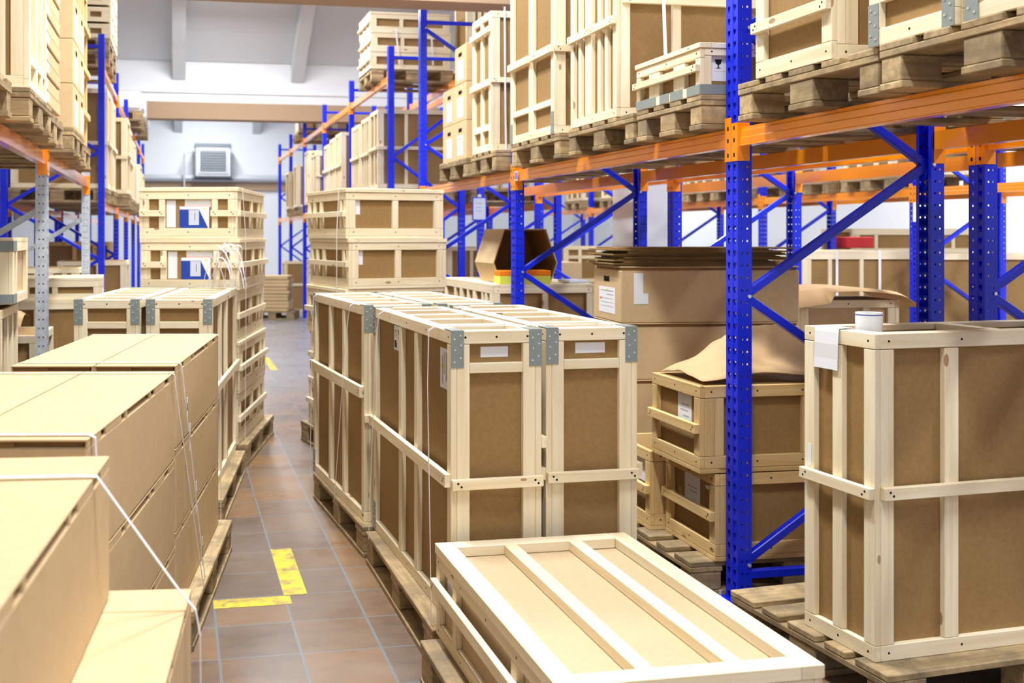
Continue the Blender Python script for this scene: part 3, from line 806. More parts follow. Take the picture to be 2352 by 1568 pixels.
# ================================================================== UNDER THE RIGHT RACK
def sp_low(w, d): return dict(L=dict(ov=[(.165, .205)], end=.05), F=dict(st=[(.07, .11), (w * .5, w * .5 + .04)], end=.046), R=dict(), B=dict())
ub = crate('low yellowed crate with crumpled paper note, bottom of the stack behind the near blue upright', 2.195, 3.935, .1445, -1.0, .90, .455, .364, 'FLRB', sp_low(.9, .455), None, YEL, bw=.05, skid=.02, tt=.001)
stick(ub, 'L', .9, .455, .17, .31, .19, .31, label='crumpled paper note', marks=[(.2, .8, .5, .54, GREYINK), (.2, .7, .35, .39, GREYINK)])
stick(ub, 'L', .9, .455, .07, .12, .275, .29, label='small white strip')
ub2 = crate('low yellowed crate behind the tall crates, left neighbour of the paper-noted crate under the rack', 2.135, 4.41, .1445, -1.0, .9, .42, .364, 'FLRB', sp_low(.9, .42), None, YEL, bw=.05, skid=.02, tt=.001)
stick(ub2, 'L', .9, .42, .09, .24, .20, .32, label='white paper note', marks=[(.2, .8, .6, .64, GREYINK), (.2, .7, .4, .44, GREYINK)])
ut = crate('open yellowed crate under the rack, kraft paper bulging out, topmost of its stack', 2.125, 3.935, .511, -1.0, .93, .45, .364, 'FLRB', sp_low(.93, .45), None, YEL, bw=.05, skid=.02, tt=.001)
stick(ut, 'L', .93, .45, .11, .235, .17, .31, label='wrinkled white note', marks=[(.2, .75, .62, .66, GREYINK), (.25, .8, .45, .49, GREYINK), (.2, .6, .28, .32, GREYINK)])
pallet('worn pallet under the low yellowed crates beneath the right rack', 2.09, 3.945, 0, 0, .9, .99, 'floor pallets by the right rack', along='x')
pallet('pallet under the kraft cardboard stack beneath the right rack', 2.25, 4.95, 0, -4, .8, 1.1, 'floor pallets by the right rack', along='x', lod=1)

def sheet(name, label, fn, nu, nv, m, th=.002, cat='paper', smooth=True, group=None):
    mb = MB(); k = mb.mat(m)
    P = [[Vector(fn(i / nu, j / nv)) for j in range(nv + 1)] for i in range(nu + 1)]
    for s_ in (0, 1):
        for row in P:
            for p in row: mb.v.append(tuple(p - Vector((0, 0, th * s_))))
    N = (nu + 1) * (nv + 1); ix = lambda i, j: i * (nv + 1) + j
    for i in range(nu):
        for j in range(nv):
            q = (ix(i, j), ix(i + 1, j), ix(i + 1, j + 1), ix(i, j + 1)); mb.f.append(q); mb.i.append(k)
            mb.f.append(tuple(N + a for a in reversed(q))); mb.i.append(k)
    rim = [ix(i, 0) for i in range(nu + 1)] + [ix(nu, j) for j in range(1, nv + 1)] + [ix(i, nv) for i in range(nu - 1, -1, -1)] + [ix(0, j) for j in range(nv - 1, 0, -1)]
    for a_, b_ in zip(rim, rim[1:] + rim[:1]): mb.f.append((a_, N + a_, N + b_, b_)); mb.i.append(k)
    return tag(link(name, mb.mesh(name, smooth=smooth)), label, cat, group)
Lu = at((2.125, 3.935), -1)
def bulge(u, v):
    x = .03 + .87 * u; y = .03 + .39 * v
    ridge = max(0, 1 - abs(v - .75 + .1 * math.sin(5 * u)) / .75)
    z = .884 + .19 * (min(1, u / .28) ** 1.2) * ridge * (1 - .25 * max(0, u - .6)) + .022 * math.sin(9 * u + 4 * v) * ridge + .012 * abs(math.sin(13 * u - 9 * v)) * ridge + .006 * (1 + math.sin(23 * u * v + 3 * u))
    return Lu(x, y, z)
sheet('kraft_paper', 'crumpled brown kraft paper bulging out of the open yellowed crate', bulge, 26, 12, KRAFT)

# kraft cardboard stack with flattened boxes
Ht = .2962
for k, nm in enumerate(['bottom', 'second lowest', 'second highest', 'top']):
    lb = []
    if k == 3: lb = [('F', .07, .12, .155, .262, []), ('F', .07, .148, .10, .1548, []), ('L', .09, .36, .04, .18, [(.1, .9, .84, .88, GREYINK), (.44, .54, .86, .94, YELDOT), (.82, .94, .5, .58, ORDOT), (.1, .5, .7, .73, GREYINK), (.1, .9, .55, .57, GREYINK), (.1, .9, .4, .42, GREYINK), (.1, .9, .25, .27, GREYINK)])]
    if k == 2: lb = [('F', .005, .035, .09, .155, [(.2, .5, .2, .8, GREYINK)])]
    if k == 1: lb = [('F', .003, .03, .2, .265, [])]
    c = carton('%s box of the wide cardboard stack under the right rack' % nm + (', with hand hole' if k == 3 else ''), 2.287, 5.061, .1445 + k * (Ht + .0012), -5.4, .975, .458, Ht, 'wide cardboard boxes under the right rack', labels=lb, handle=[('L', .23, .225)] if k == 3 else (), tabs='', front_gap=True)
zf = .1445 + 4 * (Ht + .0012) + .001; Lc = at((2.287, 5.061), -5.4)
rr = random.Random(9)
for k in range(12):  # sheets and the darker layer between them have shade painted in
    w_, d_ = .86 + rr.random() * .12, .40 + rr.random() * .06
    o = link('flattened_box', MB().box(0, w_, 0, d_, 0, .0035, SHADECARD, .001).box(.01, w_ - .01, .01, d_ - .01, .0035, .0044, CARD_IN).box(0.0, w_ - .02, .004, d_ - .004, .0044, .0075, SHADECARD, .001).mesh('flattened_box'), None,
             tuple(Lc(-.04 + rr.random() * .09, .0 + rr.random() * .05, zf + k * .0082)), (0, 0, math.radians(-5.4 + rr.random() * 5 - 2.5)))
    tag(o, '%s flattened cardboard box of the pile on the wide cardboard stack' % ['lowest', 'second lowest', 'third from below', 'fourth from below', 'fifth from below', 'sixth from below', 'sixth from the top', 'fifth from the top', 'fourth from the top', 'third from the top', 'second', 'topmost'][k].replace('second flattened', 'second').replace('sixth from the top', 'seventh from below').replace('fifth from the top', 'eighth from below'), 'flattened box', 'flattened boxes')

# wide crate with hood further along
cx = crate('wide weathered crate under the right rack, an open cardboard hood standing on it', 2.30, 7.36, .1445, 0, .82, 1.36, .985, 'FLRB',
           dict(F=dict(st=[(.40, .445)]), L=dict(st=[(.12, .17), (.22, .26), (.42, .50), (.62, .66), (.80, .88), (1.0, 1.05)]), R=dict(), B=dict()), dict(bw=.07, cross=[(.5, .56), (.9, .96)], solid=True), group=None)
pallet('pallet under the wide weathered crate', 2.28, 7.34, 0, 0, .85, 1.2, 'floor pallets by the right rack', lod=1)
zh = .1445 + .985 + .002
hd = thing('cardboard_hood', 'open-ended six-sided cardboard sleeve with a dark inside, standing on the wide weathered crate', 'cardboard box', (2.64, 7.60, zh), 2)
hexo = [(-.20, 0), (.22, 0), (.275, .15), (.18, .415), (-.165, .415), (-.255, .15)]
def hexring(mb, pts, y0, y1, m, th):
    cx_, cz_ = sum(p[0] for p in pts) / 6, sum(p[1] for p in pts) / 6; k = mb.mat(m); b = len(mb.v)
    inn = [(cx_ + (p[0] - cx_) * (1 - th), cz_ + (p[1] - cz_) * (1 - th)) for p in pts]
    for y in (y0, y1):
        for q in (pts, inn):
            for p in q: mb.v.append((p[0], y, p[1]))
    for j in range(6):
        n_ = (j + 1) % 6
        mb.f += [(b + j, b + n_, b + 12 + n_, b + 12 + j), (b + 6 + n_, b + 6 + j, b + 18 + j, b + 18 + n_), (b + j, b + 6 + j, b + 6 + n_, b + n_), (b + 12 + n_, b + 18 + n_, b + 18 + j, b + 12 + j)]; mb.i += [k] * 4
    return mb
part('sleeve', hd, hexring(MB(), hexo, 0, .44, CARD, .03))
inn = [(p[0] * .96, .2 + (p[1] - .2) * .96) for p in hexo]
part('lining', hd, hexring(MB(), inn, .012, .435, CARD_IN, .03))
mb = MB(); mb.quad([(p[0] * .95, .435, .2 + (p[1] - .2) * .95) for p in hexo], CARD_IN); part('back_wall', hd, mb)
fp = thing('foam_block', 'two-layer foam block, orange over yellow green, in front of the cardboard hood', 'foam', (2.37, 7.372, zh), 0)
part('lower_layer', fp, MB().box(0, .40, 0, .15, 0, .06, FOAM_Y, .004)); part('upper_layer', fp, MB().box(0, .40, 0, .15, .0602, .1, FOAM_O, .004))
tag(link('document_sleeve', MB().box(2.95, 3.10, 7.45, 7.7, zh, zh + .02, TAGPL, .003).mesh('document_sleeve')), 'pale plastic sleeve lying on the wide weathered crate', 'document')

# open crate with drooping kraft paper behind the long upright crate
fc = crate('pine crate under drooping kraft paper, behind the long upright crate at the right', 3.56, 5.45, 0.001, -6, .62, .42, 1.14, 'FLRB', dict(F=dict(st=[(.4, .44)])), None, PINE, CARD, group=None)
def droop(u, v):
    x = -.05 + .80 * u; y = -.06 + .5 * v; z = 1.156 + .035 * math.sin(PI * min(1, u * 1.1)) - (max(0, u - .78) * 5) ** 2 * .07 - max(0, .12 - v) * (.15 if u > .3 else .7)
    p = at((3.56, 5.45), -6)(x, y, z); return p
sheet('kraft_paper', 'brown kraft paper sheet drooping over the crate under the second rack', droop, 22, 8, KRAFT)

# ================================================================== LOADS ON THE NEAREST RIGHT RACK (front plane about X 2.13)
ZR = 1.9365; ZC = ZR + .1455; XL = 2.13
GP = 'pallets on the nearest right rack'
pallet('splintered pallet on the right rack just right of the near blue upright', XL, 2.84, ZR, 0, .81, 1.1, GP, along='x')
pallet('dark worn pallet at the right edge on the near right rack, under two bracketed crates', XL - .02, 2.0, ZR, 0, .81, 1.1, GP, along='x')
pallet('dark splintered pallet under the low grey-plated crate left of the near blue upright', XL, 3.935, ZR, 0, .605, 1.1, GP, along='x')
pallet('pallet under the tallest battened crate on the right rack', XL, 4.58, ZR, 0, .82, 1.1, GP, along='x')
pallet('pallet under the tall panelled crate by the second right upright', XL, 5.53, ZR, 0, .86, 1.1, GP, along='x')
pallet('pallet under the slim crate beyond the second right upright', XL, 6.72, ZR, 0, .60, 1.0, GP, along='x')
pallet('pallet under the cartons at the far end of the near right rack', XL, 7.44, ZR, 0, .81, 1.0, GP, along='x')
GC = 'crates on the nearest right rack'
k1 = crate('pine crate with white label on the splintered pallet, right of the near blue upright', XL + .0, 3.07, ZC, 0, 1.0, .455, .72, 'FLRB',
           dict(L=dict(ov=[(.165, .205)], bw=.06, end=.055), F=dict(st=[(.055, .10)], end=.03, bw=.05), R=dict(), B=dict()), None, group=GC)
stick(k1, 'L', 1.0, .455, .14, .34, .275, .40, marks=[(.5, .6, .75, .85, YELDOT)])
stick(k1, 'F', 1.0, .455, .12, .2, .37, .43, label='white paper')
for y_, w_, lb in ((2.51, .36, 'pine crate with grey corner plates, on the dark pallet beside the splintered one'), (2.06, .41, 'pine crate with grey corner plates at the right edge, on the dark pallet')):
    k = crate(lb, XL - .01, y_, ZC, 0, 1.0, w_, .98, 'FLRB', dict(L=dict(fl=[(.13, .165)], bw=.05), F=dict(st=[(.4, .45)]), R=dict(), B=dict()), None, group=GC, brackets=[('L', 'L', 'B'), ('L', 'R', 'B')])
# low crate with grey plates
sc_ = crate('low crate with small square openings and grey plates, left of the near blue upright', XL, 3.94, ZC, 0, .9, .60, .215, 'FLRB',
            dict(L=dict(st=[(.135, .235), (.37, .47)], fl=[(.105, .125, .047, .553)], ov=[(.095, .125)], bw=.04), F=dict(st=[(.3, .34)], bw=.03), R=dict(), B=dict()), dict(bw=.05, solid=True, over=.006), group=GC)
mb = MB()
for u0, u1 in ((.0, .11), (.15, .26), (.275, .36), (.40, .6)): part('foot_plate', sc_, MB().box(*fbox('L', .9, .6, u0, u1, .002, .042, .0006, .0026), GALV), 'grey metal plate')
part('foot_plate', sc_, MB().box(*fbox('F', .9, .6, .0, .2, .002, .042, .0006, .0026), GALV), 'grey metal plate')
stick(sc_, 'F', .9, .6, .06, .2, .06, .165, marks=PICTO, label='white label with black handling symbols')
# tall ones
t1 = crate('tallest crate on the right rack, close upright battens, white strap down its front', XL, 4.765, ZC, 0, 1.0, .60, 1.06, 'FLRB',
           dict(L=dict(st=[(.11, .145), (.20, .235), (.31, .395), (.455, .49)], ov=[(.46, .50, .0, .28), (.46, .50, .31, .60)], bw=.045), F=dict(st=[(.30, .345), (.63, .675)], ov=[(.56, .60, .03, 1.0)], end=.05), R=dict(), B=dict()), None, group=GC)
strap('white strap down the front panel of the tallest crate on the right rack', [(XL + .22, 4.74, ZC + 1.06), (XL + .235, 4.735, ZC + .6), (XL + .25, 4.738, ZC + .2), (XL + .255, 4.74, ZC + .05)], Vector((1, 0, 0)), .018)
t2 = crate('tall crate with two panels toward the aisle, beside the second right upright', XL, 5.62, ZC, 0, 1.0, .785, 1.06, 'FLRB',
           dict(L=dict(st=[(.35, .435)], ov=[(.47, .515, 0, .37), (.47, .515, .40, .785)], fl=[(.17, .205)], bw=.05), F=dict(ov=[(.47, .51)], end=.05), R=dict(), B=dict()), None, group=GC, brackets=[('L', 'L', 'B'), ('L', 'R', 'B')])
t3 = crate('slim tall crate with closely spaced rails, between the cartons and the second right upright', XL, 6.83, ZC, 0, 1.0, .45, .99, 'FLRB',
           dict(L=dict(st=[(.20, .245)], fl=[(.145, .19)], ov=[(.45, .495), (.82, .86)], bw=.05), F=dict(ov=[(.47, .505)], end=.045), R=dict(), B=dict()), None, group=GC)
strap('thin white strap down the front of the slim tall crate on the right rack', [(XL + .09, 6.80, ZC + .99), (XL + .095, 6.80, ZC + .3), (XL + .1, 6.80, ZC - .05)], Vector((1, 0, 0)), .012)
lab = [('L', .08, .24, .03, .185, [(.1, .9, .8, .86, GREYINK), (.1, .8, .6, .64, GREYINK), (.6, .9, .3, .4, REDPINK), (.1, .7, .2, .24, GREYINK)])]
for col, y_, n_ in (('near', 7.52, 3), ('far', 7.845, 2)):
    for q in range(n_):
        l2 = list(lab)
        if q == 2: l2.append(('F', .12, .3, .07, .24, [(.2, .4, .62, .8, INK), (.2, .4, .2, .4, INK), (.5, .8, .3, .34, GREYINK)]))
        if q == 0 and col == 'near': l2.append(('F', .09, .2, .09, .22, []))
        carton('labelled carton beyond the slim tall crate, %s in the %s column' % (['lowest', 'second', 'topmost'][q] if n_ == 3 else ['lower', 'upper'][q], col), XL + .02, y_, ZC + q * .2915, 0, .50, .315 if col == 'near' else .36, .29, 'labelled cartons on the near right rack', labels=l2, handle=[('L', .16, .225)], lod=1)

# ================================================================== FAR RIGHT RACK
def plain_crate(label, x, y, z, w, d, h, spec, group, lod=1, yaw=0, **kw):
    return crate(label, x, y, z, yaw, w, d, h, 'FLRB', spec, kw.pop('top', None), group=group, lod=lod, **kw)
Z1, Z2 = 1.8615, 3.2215
GF = 'pallets on the far right rack'
pallet('pallet on the upper beams of the far right rack, under three low white crates', 2.14, 11.32, Z2, 0, .82, .95, GF, lod=1, along='x')
for q, nm in enumerate(['bottom', 'middle', 'top']):
    plain_crate('%s low pale crate of three on the upper beams of the far right rack' % nm, 2.13 + .012 * (q % 2), 11.34, Z2 + .1455 + q * .2135, .92, .70, .212,
                dict(F=dict(st=[(.34, .38)], bw=.05), L=dict(st=[(.2, .24), (.42, .46)], ov=[(.09, .12)], bw=.05), R=dict(), B=dict()), 'low crates on the far right rack', top=dict(bw=.06, solid=True, over=.005))
strap('white strap down the front of the three low pale crates', [(2.42, 11.32, Z2 + .6), (2.44, 11.318, Z2 + .4), (2.46, 11.32, Z2 + .2)], Vector((1, 0, 0)), .02)
strap('second white strap down the front of the three low pale crates, rack side', [(2.83, 11.32, Z2 + .6), (2.84, 11.318, Z2 + .4), (2.85, 11.32, Z2 + .2)], Vector((1, 0, 0)), .02)
lv = [('wide brown-panelled crate, first on the lower beams of the far right rack', 10.95, .86, .46, .88, dict(F=dict(st=[(.30, .335), (.50, .54)], ov=[(.42, .455)]), L=dict(st=[(.2, .24)], ov=[(.42, .455)]))),
      ('narrow crate with tall slits, second on the lower beams of the far right rack', 11.46, .84, .52, .86, dict(L=dict(st=[(.16, .20), (.30, .34)], ov=[(.40, .435)]))),
      ('tall crate with paired battens, just before the second upright of the far right rack', 12.10, .84, .55, .84, dict(L=dict(st=[(.14, .18), (.26, .30), (.38, .42)], ov=[(.40, .435)]))),
      ('white battened crate just beyond the second upright of the far right rack', 13.48, .82, .50, .88, dict(L=dict(st=[(.12, .17), (.26, .31)], ov=[(.4, .44)]))),
      ('white battened crate, next but one beyond the second upright of the far right rack', 14.02, .82, .50, .86, dict(L=dict(st=[(.12, .17), (.26, .31)], ov=[(.4, .44)]))),
      ('white battened crate before the third upright of the far right rack', 14.60, .82, .52, .82, dict(L=dict(st=[(.12, .17), (.26, .31)], ov=[(.4, .44)]))),
      ('brown panelled crate beyond the third upright of the far right rack', 16.02, .80, .60, .80, dict(F=dict(st=[(.35, .39)], ov=[(.4, .43)]), L=dict(st=[(.3, .34)]))),
      ('tall narrow crate in the fourth bay of the far right rack', 17.0, .80, .50, .92, dict(L=dict(st=[(.2, .24)]), F=dict())),
      ('crate beyond the fourth upright of the far right rack', 18.6, .80, .60, .80, dict(L=dict(st=[(.2, .24)]), F=dict())),
      ('last crate far down the lower beams of the far right rack', 20.0, .70, .55, .75, dict(L=dict(), F=dict()))]
for lb, y, w, d, h, sp in lv:
    sp = dict(dict(F={}, L={}, R={}, B={}), **sp)
    pallet('pallet under the ' + lb.split(',')[0], 2.16, y - .02, Z1, 0, d + .06, .84, GF, lod=1, along='x')
    plain_crate(lb, 2.14, y, Z1 + .1455, w, d, h, sp, 'crates on the far right rack')
pallet('pallet far along the upper beams on the right, under white-labelled cartons', 2.16, 18.62, Z2, 0, .8, .84, GF, lod=1, along='x')
for q, (x_, y_, nm) in enumerate(((2.18, 18.66, 'nearest the aisle'), (2.48, 18.67, 'middle'), (2.77, 18.66, 'rack side'))):
    carton('white-labelled carton far along the upper beams on the right, %s of three' % nm, x_, y_, Z2 + .1455, 0, .27, .6, .31, 'far labelled cartons', labels=[('F', .04, .13, .08, .26, []), ('L', .1, .4, .06, .26, [])], lod=1)
# seen beyond, on the upper beams of the second far rack
pallet('pallet on the upper beams of the second far rack on the right', 3.15, 11.0, Z2, 0, .8, 1.0, GF, lod=1, along='x')
plain_crate('tall pale crate with close vertical battens on the upper beams of the second far rack', 3.16, 11.02, Z2 + .1455, .46, .5, .82, dict(F=dict(st=[(.06 + .07 * i, .10 + .07 * i) for i in range(5)]), L={}, R={}, B={}), 'upper far crates')
plain_crate('pale panelled crate beside the battened one, upper beams of the second far rack', 3.64, 11.02, Z2 + .1455, .50, .5, .80, dict(F=dict(st=[(.1, .13), (.22, .25)]), L={}, R={}, B={}), 'upper far crates')
# at floor level under the far racks
plain_crate('pale panelled crate standing on the floor under the far right rack', 2.36, 16.5, .001, .62, .5, 1.3, dict(F=dict(ov=[(.7, .74)]), L={}, R={}, B={}), 'floor crates under the far right rack')
plain_crate('small pale crate on the floor under the far end of the right rack', 2.05, 20.0, .001, .5, .4, 1.0, dict(F=dict(fl=[(.5, .55)]), L={}, R={}, B={}), 'floor crates under the far right rack')
for q in range(3):
    plain_crate('%s rough shelf crate of three seen behind the right flat crate stack' % ['bottom', 'middle', 'top'][q], 3.30, 12.4, .001 + q * .46, .75, .5, .45, dict(F=dict(st=[(.3, .34), (.5, .53)]), L={}, R={}, B={}), 'stacked crates under the second far rack')
# distant pallet of flat packs at the end of the aisle
pallet('distant pallet at the end of the aisle under flat cardboard packs', 1.26, 18.3, 0, -14, .76, .8, 'distant floor pallets', along='x', lod=1)
Lp = at((1.28, 18.32), -14)
for q in range(10):
    c = carton('flat cardboard pack on the distant pallet, %s' % ['bottom', 'second from below', 'third from below', 'fourth from below', 'fifth from below', 'fifth from the top', 'fourth from the top', 'third from the top', 'second from the top', 'topmost and palest'][q], *Lp(.012 * (q % 3) + .008 * (q % 2), -.012 * (q % 2), 0)[:2], .1455 + q * .0625, -14, .66, .6, .056 if q < 9 else .06, 'flat packs on the distant pallet', labels=[('F', .03, .16, .01, .05, [])], lod=1)
strap('white strap around the distant flat packs', [Lp(.22, -.012, .78), Lp(.22, -.012, .5), Lp(.22, -.012, .15)], Lp(1, 0, 0) - Lp(0, 0, 0), .03)

# ================================================================== LEFT RACK LOADS
ZL = 1.9715; ZLC = ZL + .1455
GL = 'pallets on the galvanised left rack'
def lcr(label, xr, y, z, w, d, h, spec, group='crates on the galvanised left rack', lod=1, **kw):
    return crate(label, xr - w, y, z, 0, w, d, h, 'FLRB', dict(dict(F={}, L={}, R={}, B={}), **spec), kw.pop('top', None), group=group, lod=lod, **kw)
def lpal(label, xr, y, z, w, d=1.1, group=GL):
    return pallet(label, xr - d, y, z, 0, w, d, group, lod=1, along='x')
def lpal0(label, xr, y, z, w, d=1.1): return pallet(label, xr - d, y, z, 0, w, d, GL, lod=0, along='x')
lpal0('pallet at the left edge on the galvanised rack, under the tall white crates', -.60, 4.46, ZL, .74)
lpal('pallet under the thin flat cartons on the galvanised left rack', -.62, 5.22, ZL, .68)
lpal0('pallet with a big pale corner block, under the tall cartons on the galvanised rack', -.585, 6.11, ZL, .72)
lpal('pallet under the brown crate behind the tall cartons on the left', -.62, 6.92, ZL, .8)
lcr('tall white crate at the left edge on the galvanised rack', -.62, 4.56, ZLC, .9, .60, 1.05, dict(R=dict(st=[(.22, .28), (.40, .46)], fl=[(.12, .16)], end=.06), F=dict(st=[(.735, .803)], end=.052, bw=.06)))
lcr('pale crate with grey corner plates in the left corner, on the galvanised rack', -.74, 3.7, ZLC, .9, .55, 1.0, dict(R=dict(ov=[(.45, .5)], st=[(.25, .3)])))
lpal('pallet under the pale crate in the left corner', -.66, 3.66, ZL, .7)
for q in range(8):
    carton('thin flat carton on the galvanised left rack, %s' % ['bottom one', 'second from below', 'third from below', 'fourth from below', 'fifth from below', 'third of the flat ones from the top', 'second of the flat ones from the top', 'uppermost of the flat ones'][q], -1.25, 5.24, ZLC + .03 + q * .0725, 0, .62 - .006 * (q % 2), .60, .0665, 'thin cartons on the galvanised rack', labels=[('R', .01, .10, .01, .06, [])], lod=1)
tag(link('wrapped_bundle', MB().box(-1.22, -.66, 5.26, 5.82, ZLC, ZLC + .028, CARD, .004).mesh('wrapped_bundle')), 'thin cardboard slab under the flat cartons on the galvanised rack', 'cardboard')
for q, y_ in enumerate((5.24, 5.55)):
    carton('labelled carton on top of the thin flat cartons, %s' % ['nearer one', 'farther one'][q], -1.25, y_, ZLC + .03 + 8 * .0725, 0, .62, .29, .30, 'labelled cartons on the thin ones', labels=[('R', .06, .23, .02, .18, [])], handle=[('R', .145, .235)], lod=1)
for cI, y_ in enumerate((6.13, 6.49)):
    for q in range(3):
        carton('%s tall carton in the %s column beyond the galvanised upright' % (['bottom', 'middle', 'top'][q], ['near', 'far'][cI]), -1.20, y_, ZLC + q * .2565, 0, .61, .345, .255, 'tall cartons on the galvanised rack', labels=[('R', .1, .28, .02, .17, [])], handle=[('R', .19, .2)], lod=1)
lcr('dark brown crate with a pale frame, standing behind the tall cartons on the left', -.64, 6.98, ZLC, .95, .70, 1.12, dict(R=dict(st=[(.2, .25), (.4, .45)], ov=[(.2, .24), (.5, .54), (.8, .84)]), F=dict(end=.08, bw=.07)), mset=YEL)
# floor level by the left rack
ca = crate('wide crate on the floor by the left rack, behind the bracketed tall crates', -1.50, 8.03, .1455, 3, .93, .68, .86, 'FLRB', dict(F=dict(st=[(.44, .48)], end=.045), L={}, R={}, B={}), dict(bw=.07, solid=True), lod=1)
cb = crate('low crate on top of the wide floor crate by the left rack', -1.48, 8.05, .1455 + .862, 3, .92, .64, .165, 'FLRB', dict(F=dict(st=[(.34, .385), (.55, .59)]), L={}, R={}, B={}), dict(bw=.06, solid=True), lod=1)
pallet('pallet under the wide floor crate by the left rack', -1.5, 8.02, 0, 3, .7, .85, 'floor pallets by the left rack', along='x', lod=1)
cc = crate('metal-banded crate at the left edge in front of the galvanised upright', -1.42, 5.32, 1.155, 0, .62, .52, .33, 'FLRB', dict(R=dict(st=[(.10, .15)], end=.05), F=dict(st=[(.2, .25), (.4, .45)]), L={}, B={}), dict(bw=.06, solid=True), panel=FIBRE_PALE, lod=0)
for z0, z1 in ((.265, .315), (.004, .05)):
    part('metal_band', cc, MB().box(-.002, .622, -.0028, -.0006, z0, z1, GALV).box(.6206, .6228, -.0028, .12, z0, z1, GALV), 'grey metal corner band')
tag(link('black_clip', MB().box(-.96, -.90, 5.5, 5.53, 1.4865, 1.51, BLACKPL, .004).mesh('black_clip')), 'small black clip on the metal-banded crate at the left edge', 'clip')
cd = crate('tall pale crate on the floor at the left edge, under the metal-banded crate', -1.45, 5.28, .001, 0, .60, .55, 1.15, 'FLRB', dict(R=dict(st=[(.2, .25), (.36, .4)]), F=dict(st=[(.3, .35)]), L={}, B={}), None, lod=0)
sheet('kraft_paper', 'creased kraft paper spilling behind the metal-banded crate on the left', lambda u, v: (-1.32 + .47 * u, 5.92 + .34 * v, 1.20 - .22 * u + .04 * v + .03 * math.sin(6 * u + 4 * v) - .02 * math.sin(11 * u)), 14, 8, KRAFT)
ce = crate('open crate with dark inside on the floor behind the galvanised upright', -1.75, 6.40, .001, 0, .95, .62, .92, 'FLRB', dict(F=dict(st=[(.45, .49)]), R=dict(st=[(.3, .34)]), L={}, B={}), None, lod=1)

# far left rack
lpal('pallet under the first tall crate of the far left rack', -.70, 10.8, Z1 - .03, .58, 1.0, 'pallets on the far left rack')
ZB = Z1 - .035 + .1455 + .006
lc_ = [('first crate of the far left rack, purplish panels behind the blue upright', -.70, 10.82, .95, .55, 1.04, dict(F=dict(ov=[(.44, .48)], end=.05), R=dict(st=[(.2, .25)], ov=[(.44, .48)]))),
       ('white crate beside the first one on the far left rack', -.69, 11.45, .95, .62, 1.0, dict(R=dict(st=[(.15, .2), (.3, .35)], ov=[(.44, .48)]))),
       ('pale crate standing out into the aisle on the far left rack', -.565, 12.2, .95, .62, .90, dict(F=dict(end=.05, ov=[(.40, .44)]), R=dict(ov=[(.44, .48)]))),
       ('greyish crate before the third upright of the far left rack', -.60, 13.5, .95, .8, .92, dict(R=dict(st=[(.3, .35)], ov=[(.44, .48)]))),
       ('greyish crate after the third upright of the far left rack', -.60, 14.6, .95, .8, .85, dict(R=dict(st=[(.3, .35)]))),
       ('brown-fronted crate further along the far left rack', -.55, 16.0, .95, .8, .62, dict()),
       ('last visible crate on the lower beams of the far left rack', -.55, 17.2, .95, .8, .55, dict())]
for i, (lb, xr, y, w, d, h, sp) in enumerate(lc_):
    if i: lpal('pallet under the ' + lb, xr + .02, y - .03, Z1 - .03, d + .05, 1.0, 'pallets on the far left rack')
    lcr(lb, xr, y, Z1 - .03 + .1455, w, d, h, sp, 'crates on the far left rack')
for q in range(2): lpal('%s of two stacked pallets on the upper beams of the far left rack' % ['lower', 'upper'][q], -.68, 10.82, Z2 + q * .1455, 1.2, 1.0, 'pallets on the far left rack')
for q in range(5):
    lcr('low white crate on the upper beams of the far left rack, %s' % ['bottom', 'second', 'third', 'fourth', 'topmost'][q], -.67, 10.84, Z2 + .291 + q * .1715, .30, 1.15, .170, dict(R=dict(st=[(.2, .24), (.5, .54), (.8, .84)], bw=.035), F=dict(bw=.045, end=.07)), 'low crates on the far left rack')
    if q > 1: lcr('rear low white crate on the upper beams of the far left rack, %s' % ['bottom', 'second', 'lower', 'middle', 'upper'][q], -1.0, 10.84, Z2 + .291 + q * .1715, .28, 1.15, .170, dict(F=dict(bw=.045, end=.06)), 'low crates on the far left rack')
    else: lcr('rear low white crate on the upper beams of the far left rack, %s' % ['lowest', 'next to lowest'][q], -1.0, 10.84, Z2 + .291 + q * .1715, .28, 1.15, .170, dict(F=dict(bw=.045, end=.06)), 'low crates on the far left rack')
for q, (y_, hh) in enumerate(((15.9, .30), (17.0, .42), (18.4, .36))):
    o = tag(link('wrapped_bundle', MB().box(-1.3, -.50, y_, y_ + .8, Z2 + .1455, Z2 + .1455 + hh, WRAP, .06).mesh('wrapped_bundle')), 'bundle wrapped in white film on the upper beams of the far left rack, %s' % ['nearest', 'middle', 'farthest'][q], 'bundle', 'white wrapped bundles')
    lpal('pallet under the %s white wrapped bundle' % ['nearest', 'middle', 'farthest'][q], -.52, y_ - .02, Z2, .84, 1.0, 'pallets on the far left rack')
